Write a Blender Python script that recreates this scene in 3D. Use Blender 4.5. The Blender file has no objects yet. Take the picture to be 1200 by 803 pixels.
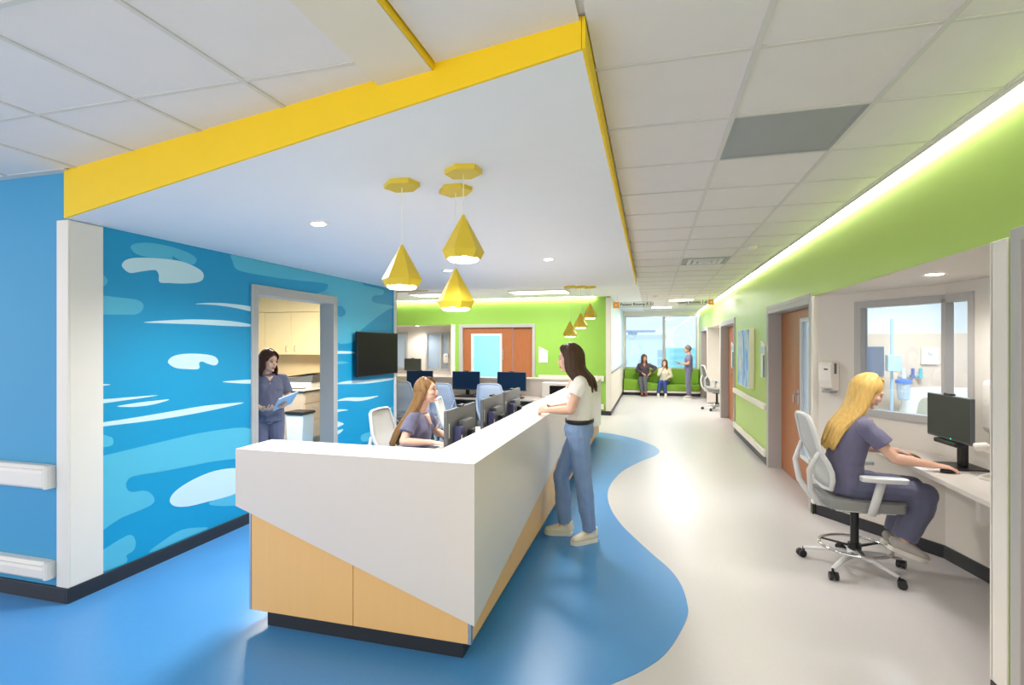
import bpy, bmesh, math, random
from mathutils import Vector, Matrix, noise
from mathutils.geometry import tessellate_polygon
random.seed(7)
PI = math.pi
SC = bpy.context.scene
COL = SC.collection

# ------------------------------------------------------------------ camera, world, exposure
EYE = 1.67                      # camera height
FPX, HOR = 601.5, 404.0         # focal length and horizon row for a 1200x803 frame
YAW = math.atan2(163, FPX)      # the corridor axis is +Y, the camera looks this much to its left
cam_data = bpy.data.cameras.new('camera')
cam_data.sensor_width = 36.0
cam_data.lens = 36.0 * FPX / 1200
cam_data.shift_y = (HOR - 401.5) / 1200
cam_data.clip_start = 0.05
cam_data.clip_end = 300
cam = bpy.data.objects.new('camera', cam_data)
cam.location = (0, 0, EYE)
cam.rotation_euler = (PI / 2, 0, YAW)
COL.objects.link(cam)
SC.camera = cam

world = bpy.data.worlds.new('sky_and_fill')
SC.world = world
world.use_nodes = True
bg = world.node_tree.nodes['Background']
bg.inputs[0].default_value = (1.0, 0.966, 0.94, 1)
bg.inputs[1].default_value = 1.5  # also added fill, entering where floor and ceiling stop behind the camera
SC.view_settings.view_transform = 'Standard'
SC.view_settings.look = 'None'
SC.view_settings.gamma = 1.0
SC.view_settings.use_curve_mapping = False
SC.view_settings.exposure = 0.36

CEIL = 2.78
CY, SY = math.cos(YAW), math.sin(YAW)

def ray(u, v):
    r = (u - 600) / FPX
    return Vector((r * CY - SY, r * SY + CY, (HOR - v) / FPX))
def on_z(u, v, z):
    d = ray(u, v); return d * ((z - EYE) / d.z) + Vector((0, 0, EYE))
def on_x(u, v, x):
    d = ray(u, v); return d * (x / d.x) + Vector((0, 0, EYE))
def on_y(u, v, y):
    d = ray(u, v); return d * (y / d.y) + Vector((0, 0, EYE))

# ------------------------------------------------------------------ materials
def lin(h):
    h = h.lstrip('#'); o = []
    for i in (0, 2, 4):
        c = int(h[i:i + 2], 16) / 255
        o.append(c / 12.92 if c <= 0.04045 else ((c + 0.055) / 1.055) ** 2.4)
    return (*o, 1)
MATS = {}
def mat(name, hexc, rough=0.5, metal=0.0, var=0.04, vscale=6, bump=0.0, bscale=60, spec=0.5,
        emit=None, estr=0.0, stretch=None, alpha=None, trans=0.0, coat=0.0, sheen=0.0):
    if name in MATS: return MATS[name]
    m = bpy.data.materials.new(name); m.use_nodes = True
    nt = m.node_tree; b = nt.nodes['Principled BSDF']
    c = lin(hexc)
    b.inputs['Roughness'].default_value = rough
    b.inputs['Metallic'].default_value = metal
    b.inputs['Specular IOR Level'].default_value = spec
    b.inputs['Coat Weight'].default_value = coat
    b.inputs['Sheen Weight'].default_value = sheen
    b.inputs['Transmission Weight'].default_value = trans
    tc = nt.nodes.new('ShaderNodeTexCoord')
    src = tc.outputs['Object']
    if stretch:
        mp = nt.nodes.new('ShaderNodeMapping'); mp.inputs['Scale'].default_value = stretch
        nt.links.new(src, mp.inputs[0]); src = mp.outputs[0]
    if var > 0:
        n = nt.nodes.new('ShaderNodeTexNoise'); n.inputs['Scale'].default_value = vscale
        n.inputs['Detail'].default_value = 4
        nt.links.new(src, n.inputs['Vector'])
        mx = nt.nodes.new('ShaderNodeMix'); mx.data_type = 'RGBA'
        mx.inputs['A'].default_value = tuple(min(1, x * (1 - var)) for x in c[:3]) + (1,)
        mx.inputs['B'].default_value = tuple(min(1, x * (1 + var)) for x in c[:3]) + (1,)
        nt.links.new(n.outputs['Fac'], mx.inputs['Factor'])
        nt.links.new(mx.outputs['Result'], b.inputs['Base Color'])
    else:
        b.inputs['Base Color'].default_value = c
    if bump > 0:
        n2 = nt.nodes.new('ShaderNodeTexNoise'); n2.inputs['Scale'].default_value = bscale
        n2.inputs['Detail'].default_value = 5
        nt.links.new(src, n2.inputs['Vector'])
        bp = nt.nodes.new('ShaderNodeBump'); bp.inputs['Strength'].default_value = bump
        bp.inputs['Distance'].default_value = 0.01
        nt.links.new(n2.outputs['Fac'], bp.inputs['Height'])
        nt.links.new(bp.outputs[0], b.inputs['Normal'])
    if emit:
        b.inputs['Emission Color'].default_value = lin(emit)
        b.inputs['Emission Strength'].default_value = estr
    if alpha is not None: b.inputs['Alpha'].default_value = alpha
    MATS[name] = m
    return m

def glass_mat(name, tint, clear=0.8, refl=0.06):
    # thin pane: mostly see-through, a little mirror, tinted
    if name in MATS: return MATS[name]
    m = bpy.data.materials.new(name); m.use_nodes = True
    nt = m.node_tree; nt.nodes.clear()
    out = nt.nodes.new('ShaderNodeOutputMaterial')
    tr = nt.nodes.new('ShaderNodeBsdfTransparent'); tr.inputs[0].default_value = lin(tint)
    gl = nt.nodes.new('ShaderNodeBsdfGlossy'); gl.inputs['Roughness'].default_value = 0.02
    df = nt.nodes.new('ShaderNodeBsdfDiffuse'); df.inputs[0].default_value = lin(tint)
    m1 = nt.nodes.new('ShaderNodeMixShader'); m1.inputs[0].default_value = 1 - clear
    m2 = nt.nodes.new('ShaderNodeMixShader'); m2.inputs[0].default_value = refl
    nt.links.new(tr.outputs[0], m1.inputs[1]); nt.links.new(df.outputs[0], m1.inputs[2])
    nt.links.new(m1.outputs[0], m2.inputs[1]); nt.links.new(gl.outputs[0], m2.inputs[2])
    nt.links.new(m2.outputs[0], out.inputs[0])
    MATS[name] = m
    return m

M_TILE = mat('acoustic_tile', '#E2DCD8', 0.9, var=0.03, bump=0.15, bscale=250)
M_GRID = mat('grid_metal', '#D2CEC8', 0.6, var=0.02)
M_SOFF = mat('soffit_paint', '#ECECEE', 0.75, var=0.015)
M_YEL = mat('yellow_paint', '#F4CB0C', 0.6, var=0.03)
M_BEAM_BOUNCE = mat('beam_yellow_bounce', '#E2D8C4', 0.7, var=0.02)  # cream stands in for yellow light reflected onto the beam
M_MURAL = mat('mural_blue', '#0696C6', 0.55, var=0.06, vscale=1.2)
M_MLIGHT = mat('mural_light_blue', '#52B8D6', 0.55, var=0.03)
M_MPALE = mat('mural_pale', '#C8E4EC', 0.55, var=0.02)
M_FBLUE = mat('front_wall_blue', '#3F98C6', 0.6, var=0.05, vscale=1.5)
M_GREEN = mat('green_paint', '#93C24E', 0.6, var=0.03, vscale=2)
M_WARM = mat('warm_white_paint', '#DDD6CC', 0.7, var=0.02)
M_WHITE = mat('white_trim', '#E9E2D9', 0.45, var=0.015)
M_BLUELIT = mat('wall_blue_light_tint', '#D3E4EA', 0.6, var=0.02)  # blue of the window light is painted into the pale corridor wall
M_BASE = mat('black_rubber_base', '#2A2B30', 0.45, var=0.1)
M_FLOOR = mat('grey_vinyl', '#CBC6C5', 0.33, var=0.03, vscale=40, spec=0.4)
M_FBLU = mat('blue_vinyl', '#4C90CC', 0.33, var=0.04, vscale=30, spec=0.4)
M_FRAME = mat('grey_steel_frame', '#B4B1AE', 0.45, metal=0.0, var=0.02)
M_DOOR = mat('cherry_wood_door', '#A8663C', 0.4, var=0.22, vscale=5, stretch=(9, 9, 0.8))
M_MAPLE = mat('maple_laminate', '#F2BE7A', 0.45, var=0.03, vscale=4, stretch=(8, 8, 0.7))
M_CREAM = mat('cream_cabinet', '#EED9AC', 0.5, var=0.04, vscale=4, stretch=(6, 6, 0.8))
M_SOLID = mat('white_solid_surface', '#E3D8D1', 0.3, var=0.015)  # warm tone stands in for warm interior light from behind the camera
M_ALU = mat('aluminium', '#B9BEC8', 0.35, metal=0.7, var=0.03)
M_CHROME = mat('chrome', '#D8D8D8', 0.12, metal=1.0, var=0)
M_BLACK = mat('black_plastic', '#17171A', 0.4, var=0.05)
M_DARK = mat('dark_grey_plastic', '#585B60', 0.45, var=0.05)
M_SCREEN = mat('screen_glass', '#08080C', 0.3, var=0, spec=0.12)
M_SCRN2 = mat('grey_screen_glass', '#40443F', 0.4, var=0, spec=0.2)
M_SCRNB = mat('blue_screen_glass', '#0D2A4A', 0.4, var=0, spec=0.2, emit='#12365F', estr=0.15)
M_GPLAS = mat('light_grey_plastic', '#D3D3D3', 0.4, var=0.02)
M_MESH = mat('grey_mesh_fabric', '#B9B9B6', 0.85, var=0.05, vscale=80, bump=0.2, bscale=300)
M_BMESH = mat('blue_grey_mesh_fabric', '#BFCBDB', 0.8, var=0.05, vscale=80, bump=0.2, bscale=300)
M_SEAT = mat('grey_seat_fabric', '#8D8D8B', 0.85, var=0.08, vscale=90, bump=0.2, bscale=300)
M_LED = mat('led_lens', '#FFFFFF', 0.6, var=0, emit='#FFF8EE', estr=21)
M_LAMPD = mat('lamp_diffuser', '#FFFFFF', 0.6, var=0, emit='#FFF8EA', estr=5)
M_PEND = mat('yellow_lamp_shade', '#E3C437', 0.45, var=0.03)
M_SOFA = mat('green_upholstery', '#78A22A', 0.75, var=0.06, vscale=20)
M_PAPER = mat('paper', '#D9E6F4', 0.7, var=0.01)
M_GLASS = glass_mat('clear_pane', '#EAF4FA', 0.86, 0.07)
M_FROST = glass_mat('blue_tinted_pane', '#DCE8F2', 0.55, 0.06)
M_DGLASS = glass_mat('blue_daylight_pane', '#DAEDF9', 0.94, 0.06)
M_SGLASS = glass_mat('sign_glass', '#F4F6F2', 0.95, 0.03)

# ------------------------------------------------------------------ mesh helpers
class MB:
    """collects shapes for ONE mesh object"""
    def __init__(s): s.v = []; s.f = []; s.mi = []; s.cur = 0
    def add(s, vs, fs):
        o = len(s.v); s.v += [tuple(p) for p in vs]
        s.f += [tuple(i + o for i in f) for f in fs]; s.mi += [s.cur] * len(fs)
        return s
    def box(s, x0, x1, y0, y1, z0, z1, M=None):
        vs = [Vector((x, y, z)) for z in (z0, z1) for y in (y0, y1) for x in (x0, x1)]
        if M is not None: vs = [M @ p for p in vs]
        return s.add(vs, [(0, 2, 3, 1), (4, 5, 7, 6), (0, 1, 5, 4), (2, 6, 7, 3), (0, 4, 6, 2), (1, 3, 7, 5)])
    def cbox(s, c, d, M=None):
        return s.box(c[0] - d[0] / 2, c[0] + d[0] / 2, c[1] - d[1] / 2, c[1] + d[1] / 2, c[2] - d[2] / 2, c[2] + d[2] / 2, M)
    def prism(s, poly, fn0, fn1):
        """poly: 2-D outline; fn0/fn1 map (a,b) to the two end faces"""
        n = len(poly)
        a = [fn0(*p) for p in poly]; b = [fn1(*p) for p in poly]
        tr = tessellate_polygon([[Vector((p[0], p[1], 0)) for p in poly]])
        fs = [tuple(reversed(t)) for t in tr] + [tuple(i + n for i in t) for t in tr]
        fs += [(i, (i + 1) % n, (i + 1) % n + n, i + n) for i in range(n)]
        return s.add(a + b, fs)
    def tube(s, pts, rad, n=8, ref=None, cap=True, flat=1.0):
        """swept tube; rad: number, list of numbers or list of (a,b); ref = direction of the a-axis"""
        pts = [Vector(p) for p in pts]; m = len(pts)
        if not isinstance(rad, (list, tuple)): rad = [rad] * m
        rings = []; prev = Vector(ref) if ref is not None else None
        for i, p in enumerate(pts):
            t = (pts[min(i + 1, m - 1)] - pts[max(i - 1, 0)])
            t = t.normalized() if t.length > 1e-9 else Vector((0, 0, 1))
            if prev is None: prev = Vector((1, 0, 0)) if abs(t.x) < 0.8 else Vector((0, 1, 0))
            a = (prev - t * prev.dot(t))
            a = a.normalized() if a.length > 1e-6 else t.orthogonal().normalized()
            if ref is None: prev = a
            b = t.cross(a)
            ra, rb = rad[i] if isinstance(rad[i], (list, tuple)) else (rad[i], rad[i] * flat)
            rings.append([p + a * (ra * math.cos(2 * PI * k / n)) + b * (rb * math.sin(2 * PI * k / n)) for k in range(n)])
        vs = [q for r in rings for q in r]; fs = []
        for i in range(m - 1):
            for k in range(n):
                k2 = (k + 1) % n
                fs.append((i * n + k, i * n + k2, (i + 1) * n + k2, (i + 1) * n + k))
        if cap: fs += [tuple(reversed(range(n))), tuple(range((m - 1) * n, m * n))]
        return s.add(vs, fs)
    def ball(s, c, r, nu=14, nv=9, M=None):
        c = Vector(c); r = (r, r, r) if not isinstance(r, (list, tuple)) else r
        vs = []
        for j in range(1, nv):
            th = PI * j / nv
            for i in range(nu):
                ph = 2 * PI * i / nu
                vs.append(Vector((r[0] * math.sin(th) * math.cos(ph), r[1] * math.sin(th) * math.sin(ph), r[2] * math.cos(th))))
        vs += [Vector((0, 0, r[2])), Vector((0, 0, -r[2]))]
        if M is not None: vs = [M @ q for q in vs]
        vs = [q + c for q in vs]; fs = []
        for j in range(nv - 2):
            for i in range(nu):
                i2 = (i + 1) % nu
                fs.append((j * nu + i, (j + 1) * nu + i, (j + 1) * nu + i2, j * nu + i2))
        T = (nv - 1) * nu
        for i in range(nu):
            i2 = (i + 1) % nu
            fs.append((T, i, i2)); fs.append((T + 1, (nv - 2) * nu + i2, (nv - 2) * nu + i))
        return s.add(vs, fs)
    def lathe(s, prof, n=16, c=(0, 0, 0), phase=0.0):
        """profile of (r,z) turned about Z"""
        c = Vector(c); m = len(prof)
        vs = [c + Vector((r * math.cos(2 * PI * k / n + phase), r * math.sin(2 * PI * k / n + phase), z)) for r, z in prof for k in range(n)]
        fs = []
        for i in range(m - 1):
            for k in range(n):
                k2 = (k + 1) % n
                fs.append((i * n + k, i * n + k2, (i + 1) * n + k2, (i + 1) * n + k))
        fs += [tuple(reversed(range(n))), tuple(range((m - 1) * n, m * n))]
        return s.add(vs, fs)
    def build(s, name, m, parent=None, bevel=0.0, smooth=False, org=None, label=None, seg=2):
        me = bpy.data.meshes.new(name)
        vs = s.v if org is None else [(p[0] - org[0], p[1] - org[1], p[2] - org[2]) for p in s.v]
        me.from_pydata(vs, [], s.f); me.update()
        for mm in (m if isinstance(m, (list, tuple)) else [m]): me.materials.append(mm)
        if isinstance(m, (list, tuple)): me.polygons.foreach_set('material_index', s.mi)
        bm = bmesh.new(); bm.from_mesh(me)
        bmesh.ops.recalc_face_normals(bm, faces=bm.faces); bm.to_mesh(me); bm.free()
        if smooth:
            me.polygons.foreach_set('use_smooth', [True] * len(me.polygons))
        o = bpy.data.objects.new(name, me); COL.objects.link(o)
        if parent is not None: o.parent = parent
        if bevel > 0:
            b = o.modifiers.new('bevel', 'BEVEL'); b.width = bevel; b.segments = seg
            b.limit_method = 'ANGLE'; b.angle_limit = math.radians(40)
        if label: o['label'] = label
        return o

def tag(o, label, cat, group=None):
    o['label'] = label; o['category'] = cat
    if group: o['group'] = group
    return o
def thing(name, label, cat, loc=(0, 0, 0), rz=0.0, group=None):
    o = bpy.data.objects.new(name, None); COL.objects.link(o)
    o.empty_display_size = 0.1
    o.location = loc; o.rotation_euler = (0, 0, rz)
    return tag(o, label, cat, group)
def struct(o, label=None):
    o['kind'] = 'structure'
    if label: o['label'] = label
    return o
def group_struct(name, label, loc=(0, 0, 0)):
    o = bpy.data.objects.new(name, None); COL.objects.link(o); o.location = loc
    return struct(o, label)
def copy_tree(o, parent=None):
    c = o.copy(); COL.objects.link(c); c.parent = parent
    for ch in list(o.children): copy_tree(ch, c)
    return c
def rot(rz, loc=(0, 0, 0)):
    return Matrix.Translation(Vector(loc)) @ Matrix.Rotation(rz, 4, 'Z')
def catmull(pts, k=6, closed=True):
    n = len(pts); out = []
    for i in range(n if closed else n - 1):
        p0, p1, p2, p3 = (pts[(i + d) % n] if closed else pts[max(0, min(n - 1, i + d))] for d in (-1, 0, 1, 2))
        for j in range(k):
            t = j / k
            out.append(tuple(0.5 * (2 * b + (c - a) * t + (2 * a - 5 * b + 4 * c - d) * t * t + (3 * b - a - 3 * c + d) * t ** 3)
                             for a, b, c, d in zip(p0, p1, p2, p3)))
    if not closed: out.append(tuple(pts[-1]))
    return out
def area_lamp(name, loc, sx, sy, power, color=(1, 0.96, 0.9), parent=None, rx=0.0, ry=0.0, spread=PI):
    l = bpy.data.lights.new(name, 'AREA'); l.shape = 'RECTANGLE'; l.size = sx; l.size_y = sy
    l.energy = power; l.color = color; l.spread = spread
    o = bpy.data.objects.new(name, l); COL.objects.link(o); o.location = loc; o.rotation_euler = (rx, ry, 0)
    if parent is not None: o.parent = parent
    return o

# ================================================================== THE SETTING
XR = 1.55            # right wall plane
XL = -3.63           # mural wall plane
YF = 2.45            # blue wall facing the camera on the left
YG = 12.29           # green end wall of the nurse station
YE = 18.2            # window wall at the corridor's end
NK = 2.15            # ceiling height inside the side nooks

# ---- floor
fl = struct(MB().box(-7.6, 7, -1.2, YE + 0.4, -0.12, 0).build('floor', M_FLOOR), 'grey sheet vinyl corridor floor')  # cut short behind the camera so the world light fills the corridor
curve = [(-7.5, 9.9), (-3, 10.0), (-1.6, 9.95), (-0.94, 9.85), (-0.66, 9.72), (-0.26, 9.32), (0.03, 8.8), (0.125, 8.38), (0.06, 8.02),
         (-0.15, 7.55), (-0.36, 6.93), (-0.46, 6.3), (-0.467, 5.79), (-0.393, 5.29), (-0.267, 4.86), (-0.127, 4.53), (0.013, 4.23),
         (0.135, 3.98), (0.2, 3.75), (0.224, 3.5), (0.21, 3.3), (0.1, 2.95), (-0.013, 2.75), (-0.194, 2.556), (-0.5, 2.3), (-1.1, 1.7), (-1.7, 0.6), (-2.0, -1.15)]
poly = catmull(curve, 5, closed=False) + [(-7.5, -1.15)]
MB().prism(poly, lambda a, b: (a, b, 0.0), lambda a, b: (a, b, 0.003)).build('blue_floor_inlay', M_FBLU, fl, label='blue vinyl area with a wavy edge')

# ---- ceiling: slab, lay-in tiles, grid bars
ce = struct(MB().box(-7.6, 1.505, -1.2, YE + 0.2, CEIL + 0.03, CEIL + 0.2).build('ceiling', M_SOFF), 'suspended ceiling of square acoustic tiles')  # ends early behind the camera, leaving the corridor open to world fill
def soffit_front(x): return 2.43 - (x + 3.6) * (2.43 - 1.778) / (3.6 - 0.228)
tile_mesh = {}
def ceiling_tile(x0, x1, y0, y1):
    k = (round(x1 - x0, 3), round(y1 - y0, 3))
    if k not in tile_mesh:
        w, d = k[0] / 2 - 0.011, k[1] / 2 - 0.011
        o = MB().box(-w, w, -d, d, 0, 0.018).build('ceiling_tile', M_TILE, ce)
        tile_mesh[k] = o.data
    else:
        o = bpy.data.objects.new('ceiling_tile', tile_mesh[k]); COL.objects.link(o); o.parent = ce
    o.location = ((x0 + x1) / 2, (y0 + y1) / 2, CEIL + 0.006)
    return o
G = 0.6096
ygrid = [2.10 + G * k for k in range(-5, 27)]
xs = [-0.225, 0.385, 0.99, 1.50]
skip = [(1, ygrid[6]), (1, ygrid[13])]
for i in range(3):
    for j in range(len(ygrid) - 1):
        if ygrid[j + 1] > YE: continue
        if any(i == a and abs(ygrid[j] - b) < 0.01 for a, b in skip): continue
        ceiling_tile(xs[i], xs[i + 1], ygrid[j], ygrid[j + 1])
def grid_bar(x0, x1, y0, y1):
    lift = 0.0 if y1 - y0 > x1 - x0 else 0.0015
    MB().box(x0, x1, y0, y1, CEIL + lift, CEIL + 0.03).build('grid_bar', M_GRID, ce)
for x in xs[1:3]: grid_bar(x - 0.012, x + 0.012, ygrid[0], YE)
grid_bar(1.475, 1.503, ygrid[0], YE)
for y in ygrid[:-1]: grid_bar(-0.225, 1.475, y - 0.009, y + 0.009)
# left field, in front of the yellow fascia
xl = [-5.32 + G * k for k in range(0, 7)]      # ... -2.88 -2.27 -1.66
xl.append(-1.105)
yl = [1.797 + G * k for k in range(-4, 2)]
for i in range(len(xl) - 1):
    for j in range(len(yl) - 1):
        if yl[j] < max(soffit_front(xl[i]), 2.45 if xl[i] < -3.6 else 0): ceiling_tile(xl[i], xl[i + 1], yl[j], yl[j + 1])
for x in xl[:-1]: grid_bar(x - 0.011, x + 0.011, yl[0], 2.44)
grid_bar(-7.5, -3.58, 2.39, 2.449)
for y in yl[:-1]: grid_bar(xl[0], -1.10, y - 0.01, y + 0.01)
for j in range(5): ceiling_tile(-0.835, -0.228, yl[j] - 0.45, yl[j + 1] - 0.45)
# dropped beam cover running towards the camera, yellow on its right flank
MB().box(-1.105, -0.835, -1.2, 2.0, 2.758, CEIL + 0.03).build('beam_cover', M_BEAM_BOUNCE, ce)
MB().box(-0.837, -0.831, -1.2, 1.93, 2.758, CEIL + 0.03).build('beam_cover_flank', M_YEL, ce)
# sloping soffit over the nurse station
def soff_z(x): return 2.48 + 0.0612 * (x + 3.63)
sp = [(-3.63, 2.436), (-0.23, 1.778), (-0.25, 9.05), (-3.63, 6.95)]
MB().prism(sp, lambda a, b: (a, b, soff_z(a)), lambda a, b: (a, b, CEIL + 0.03)).build('soffit', M_SOFF, ce, label='white sloping soffit over the nurse station')
def fascia(p, q, t, nrm):
    (ax, ay), (bx, by) = p, q
    nx, ny = nrm[0] * t, nrm[1] * t
    vs = [(ax, ay, soff_z(ax)), (bx, by, soff_z(bx)), (bx, by, CEIL + 0.02), (ax, ay, CEIL + 0.02)]
    vs += [(x + nx, y + ny, z) for x, y, z in vs]
    MB().add(vs, [(0, 1, 2, 3), (7, 6, 5, 4), (0, 4, 5, 1), (1, 5, 6, 2), (2, 6, 7, 3), (3, 7, 4, 0)]).build('fascia', M_YEL, ce, label='bright yellow fascia board')
L = math.hypot(3.4, 0.658)
fascia(sp[0], sp[1], 0.012, (-0.658 / L, -3.4 / L))
fascia((-0.23, 1.766), (-0.25, 9.05), 0.012, (1, 0))

# ---- left: blue wall facing the camera, mural wall
struct(MB().box(-7.6, XL, YF, YF + 0.16, 0, CEIL + 0.05).build('wall_front', M_FBLUE), 'plain blue painted wall with bumper rails')
wl = struct(MB().box(-3.79, XL, YF + 0.16, 4.05, 0, CEIL + 0.05).box(-3.79, XL, 5.33, 6.83, 0, CEIL + 0.05).box(-3.79, XL, 4.05, 5.33, 2.20, CEIL + 0.05)
            .build('wall_left', M_MURAL), 'blue wall painted with clouds')
RA = (0, 250, 2.973); RB = (260, 280, 5.714); RC = (380, 400, 6.69); RD = (90, 480, 3.824)
def mural(reg, pts, m, lift=0.0015, k=4):
    u0, v0, s = reg
    w = []
    for a, b in pts:
        p = on_x(u0 + a / s, v0 + b / s, XL)
        w.append((min(6.80, max(2.47, p.y)), max(0.11, p.z)))
    w = catmull(w, k)
    w = [(a, min(b, 2.477)) for a, b in w]
    w = [p for i, p in enumerate(w) if math.hypot(p[0] - w[i - 1][0], p[1] - w[i - 1][1]) > 0.002]
    MB().prism(w, lambda a, b: (XL, a, b), lambda a, b: (XL + lift, a, b)).build('mural_cloud', m, wl)
LT, PA, BL = M_MLIGHT, M_MPALE, M_MURAL
mural(RA, [(455, 115), (480, 104), (530, 104), (600, 118), (660, 140), (684, 160), (675, 178), (650, 175), (620, 160), (600, 150), (598, 168), (560, 160), (500, 150), (465, 135)], LT)
mural(RA, [(424, 180), (440, 162), (480, 155), (560, 158), (640, 170), (700, 200), (708, 225), (690, 240), (640, 245), (590, 243), (556, 240), (553, 215), (545, 200), (530, 198), (490, 203), (455, 208), (435, 197)], PA, 0.0025)
mural(RA, [(286, 105), (305, 112), (308, 130), (286, 142)], LT)
mural(RA, [(286, 195), (340, 205), (370, 225), (372, 245), (350, 256), (286, 248)], LT)
mural(RA, [(286, 284), (400, 292), (480, 303), (500, 325), (480, 350), (430, 353), (286, 345)], LT)
mural(RA, [(680, 316), (740, 312), (800, 315), (878, 326), (879, 342), (820, 330), (750, 320)], PA)
mural(RA, [(500, 380), (600, 372), (700, 370), (800, 375), (878, 388), (878, 395), (780, 392), (680, 387), (590, 384)], PA)
mural(RA, [(585, 520), (600, 500), (640, 490), (700, 490), (745, 498), (760, 515), (750, 530), (725, 525), (705, 517), (693, 522), (692, 542), (650, 543), (610, 538)], PA)
mural(RA, [(288, 600), (340, 595), (385, 597), (340, 604), (288, 609)], PA)
mural(RA, [(288, 655), (400, 645), (550, 634), (450, 650), (288, 670)], PA)
mural(RA, [(410, 672), (480, 660), (540, 653), (590, 649), (540, 665), (480, 674), (430, 675)], PA)
mural(RA, [(288, 740), (450, 715), (600, 690), (720, 670), (850, 660), (720, 690), (560, 718), (400, 738), (288, 750)], PA)
mural(RA, [(775, 587), (830, 582), (878, 580), (878, 593), (820, 592)], PA)
# the wide light band over the doorway and its dark notches
mural(RB, [(75, 100), (72, 150), (90, 195), (140, 220), (300, 250), (480, 275), (690, 298), (706, 325), (690, 350), (650, 360), (630, 378), (690, 392), (764, 402), (764, 450), (800, 450), (826, 490), (800, 524), (764, 524), (764, 690),
           (880, 690), (930, 612), (1100, 480), (1142, 465), (1142, 448), (1030, 430), (1002, 405), (1020, 380), (1075, 375), (1085, 350), (1060, 335), (960, 312), (935, 294), (900, 284), (600, 215), (300, 150)], LT, k=3)
mural(RC, [(92, 78), (180, 78), (230, 82), (230, 96), (150, 98), (92, 96)], PA)
mural(RC, [(92, 160), (140, 158), (190, 168), (140, 178), (92, 180)], LT)
mural(RC, [(92, 334), (180, 312), (320, 305), (440, 294), (538, 288), (538, 300), (440, 318), (320, 332), (180, 336)], PA)
mural(RC, [(98, 468), (180, 442), (300, 440), (425, 428), (350, 455), (270, 470), (180, 466)], PA)
mural(RC, [(92, 538), (140, 534), (188, 540), (140, 548), (92, 556)], PA)
mural(RC, [(360, 572), (430, 545), (538, 516), (500, 550), (430, 566)], LT)
mural(RC, [(92, 630), (130, 636), (152, 648), (130, 664), (92, 676)], PA)
mural(RC, [(92, 706), (148, 690), (125, 718), (92, 734)], PA)
mural(RC, [(285, 750), (310, 725), (380, 705), (470, 690), (538, 690), (538, 770), (380, 782), (300, 786)], LT)
# lower left waves
mural(RD, [(26, 130), (140, 120), (163, 140), (150, 164), (60, 178), (42, 198), (52, 217), (150, 200), (400, 140), (600, 98), (784, 88), (784, 200), (600, 235), (400, 275), (260, 298),
           (225, 320), (222, 350), (245, 370), (310, 365), (345, 395), (330, 430), (200, 485), (26, 556)], LT, k=4)
mural(RD, [(26, 665), (100, 640), (180, 590), (240, 562), (263, 590), (255, 630), (222, 655), (222, 690), (120, 735), (26, 780)], LT)
mural(RD, [(325, 645), (400, 580), (470, 540), (540, 530), (588, 540), (500, 580)], LT)
mural(RD, [(592, 420), (620, 432), (700, 432), (740, 420), (760, 380), (700, 375), (640, 395)], LT)
mural(RD, [(416, 410), (440, 368), (520, 315), (620, 275), (720, 262), (820, 270), (850, 300), (760, 350), (690, 385), (580, 415), (500, 434), (440, 434)], PA, 0.0025)

tr = struct(MB().box(XL, XL + 0.012, YF, YF + 0.21, 0.10, 2.475).box(XL - 0.09, XL + 0.012, YF - 0.012, YF, 0.10, 2.475).build('trim_1', M_WHITE, bevel=0.004), 'tall white corner guard beside the cloud mural')
struct(MB().box(XL - 0.17, XL + 0.02, 6.83, 6.85, 0.0, 2.48).box(XL, XL + 0.02, 6.78, 6.85, 0.0, 2.48).build('trim_2', M_WHITE, bevel=0.004), 'white corner guard at the end of the mural wall')
struct(MB().box(-7.6, XL, YF - 0.018, YF, 0, 0.10).build('baseboard_front', M_BASE, bevel=0.003))
struct(MB().box(XL, XL + 0.018, YF - 0.018, 4.0, 0, 0.10).box(XL, XL + 0.018, 5.38, 6.83, 0, 0.10).build('baseboard_left', M_BASE, bevel=0.003))
def bumper(name, x0, x1, z0, z1, label):
    prof = [(0, z0), (-0.05, z0 + 0.004), (-0.062, z0 + 0.02), (-0.064, z1 - 0.05), (-0.058, z1 - 0.03), (-0.066, z1 - 0.02), (-0.05, z1), (0, z1)]
    r = thing(name, label, 'handrail', (x1, YF, z0))
    MB().prism(prof, lambda a, b: (x0, YF + a, b), lambda a, b: (x1 - 0.03, YF + a, b)).build('rail', M_WHITE, r, bevel=0.004, org=(x1, YF, z0))
    pe = [(-0.03, 0), (-0.03, -0.062), (-0.018, -0.060), (-0.006, -0.050), (0, -0.034), (0, 0)]
    MB().prism(pe, lambda a, b: (x1 + a, YF + b, z0 + 0.004), lambda a, b: (x1 + a, YF + b, z1 - 0.004)).build('end_cap', M_WHITE, r, bevel=0.004, org=(x1, YF, z0))
bumper('bumper_rail', -6.5, -3.735, 0.735, 0.89, 'white wall handrail at hip height on the blue wall')
bumper('bumper_rail', -6.5, -3.735, 0.15, 0.27, 'white low bumper rail just above the black baseboard of the blue wall')

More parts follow.
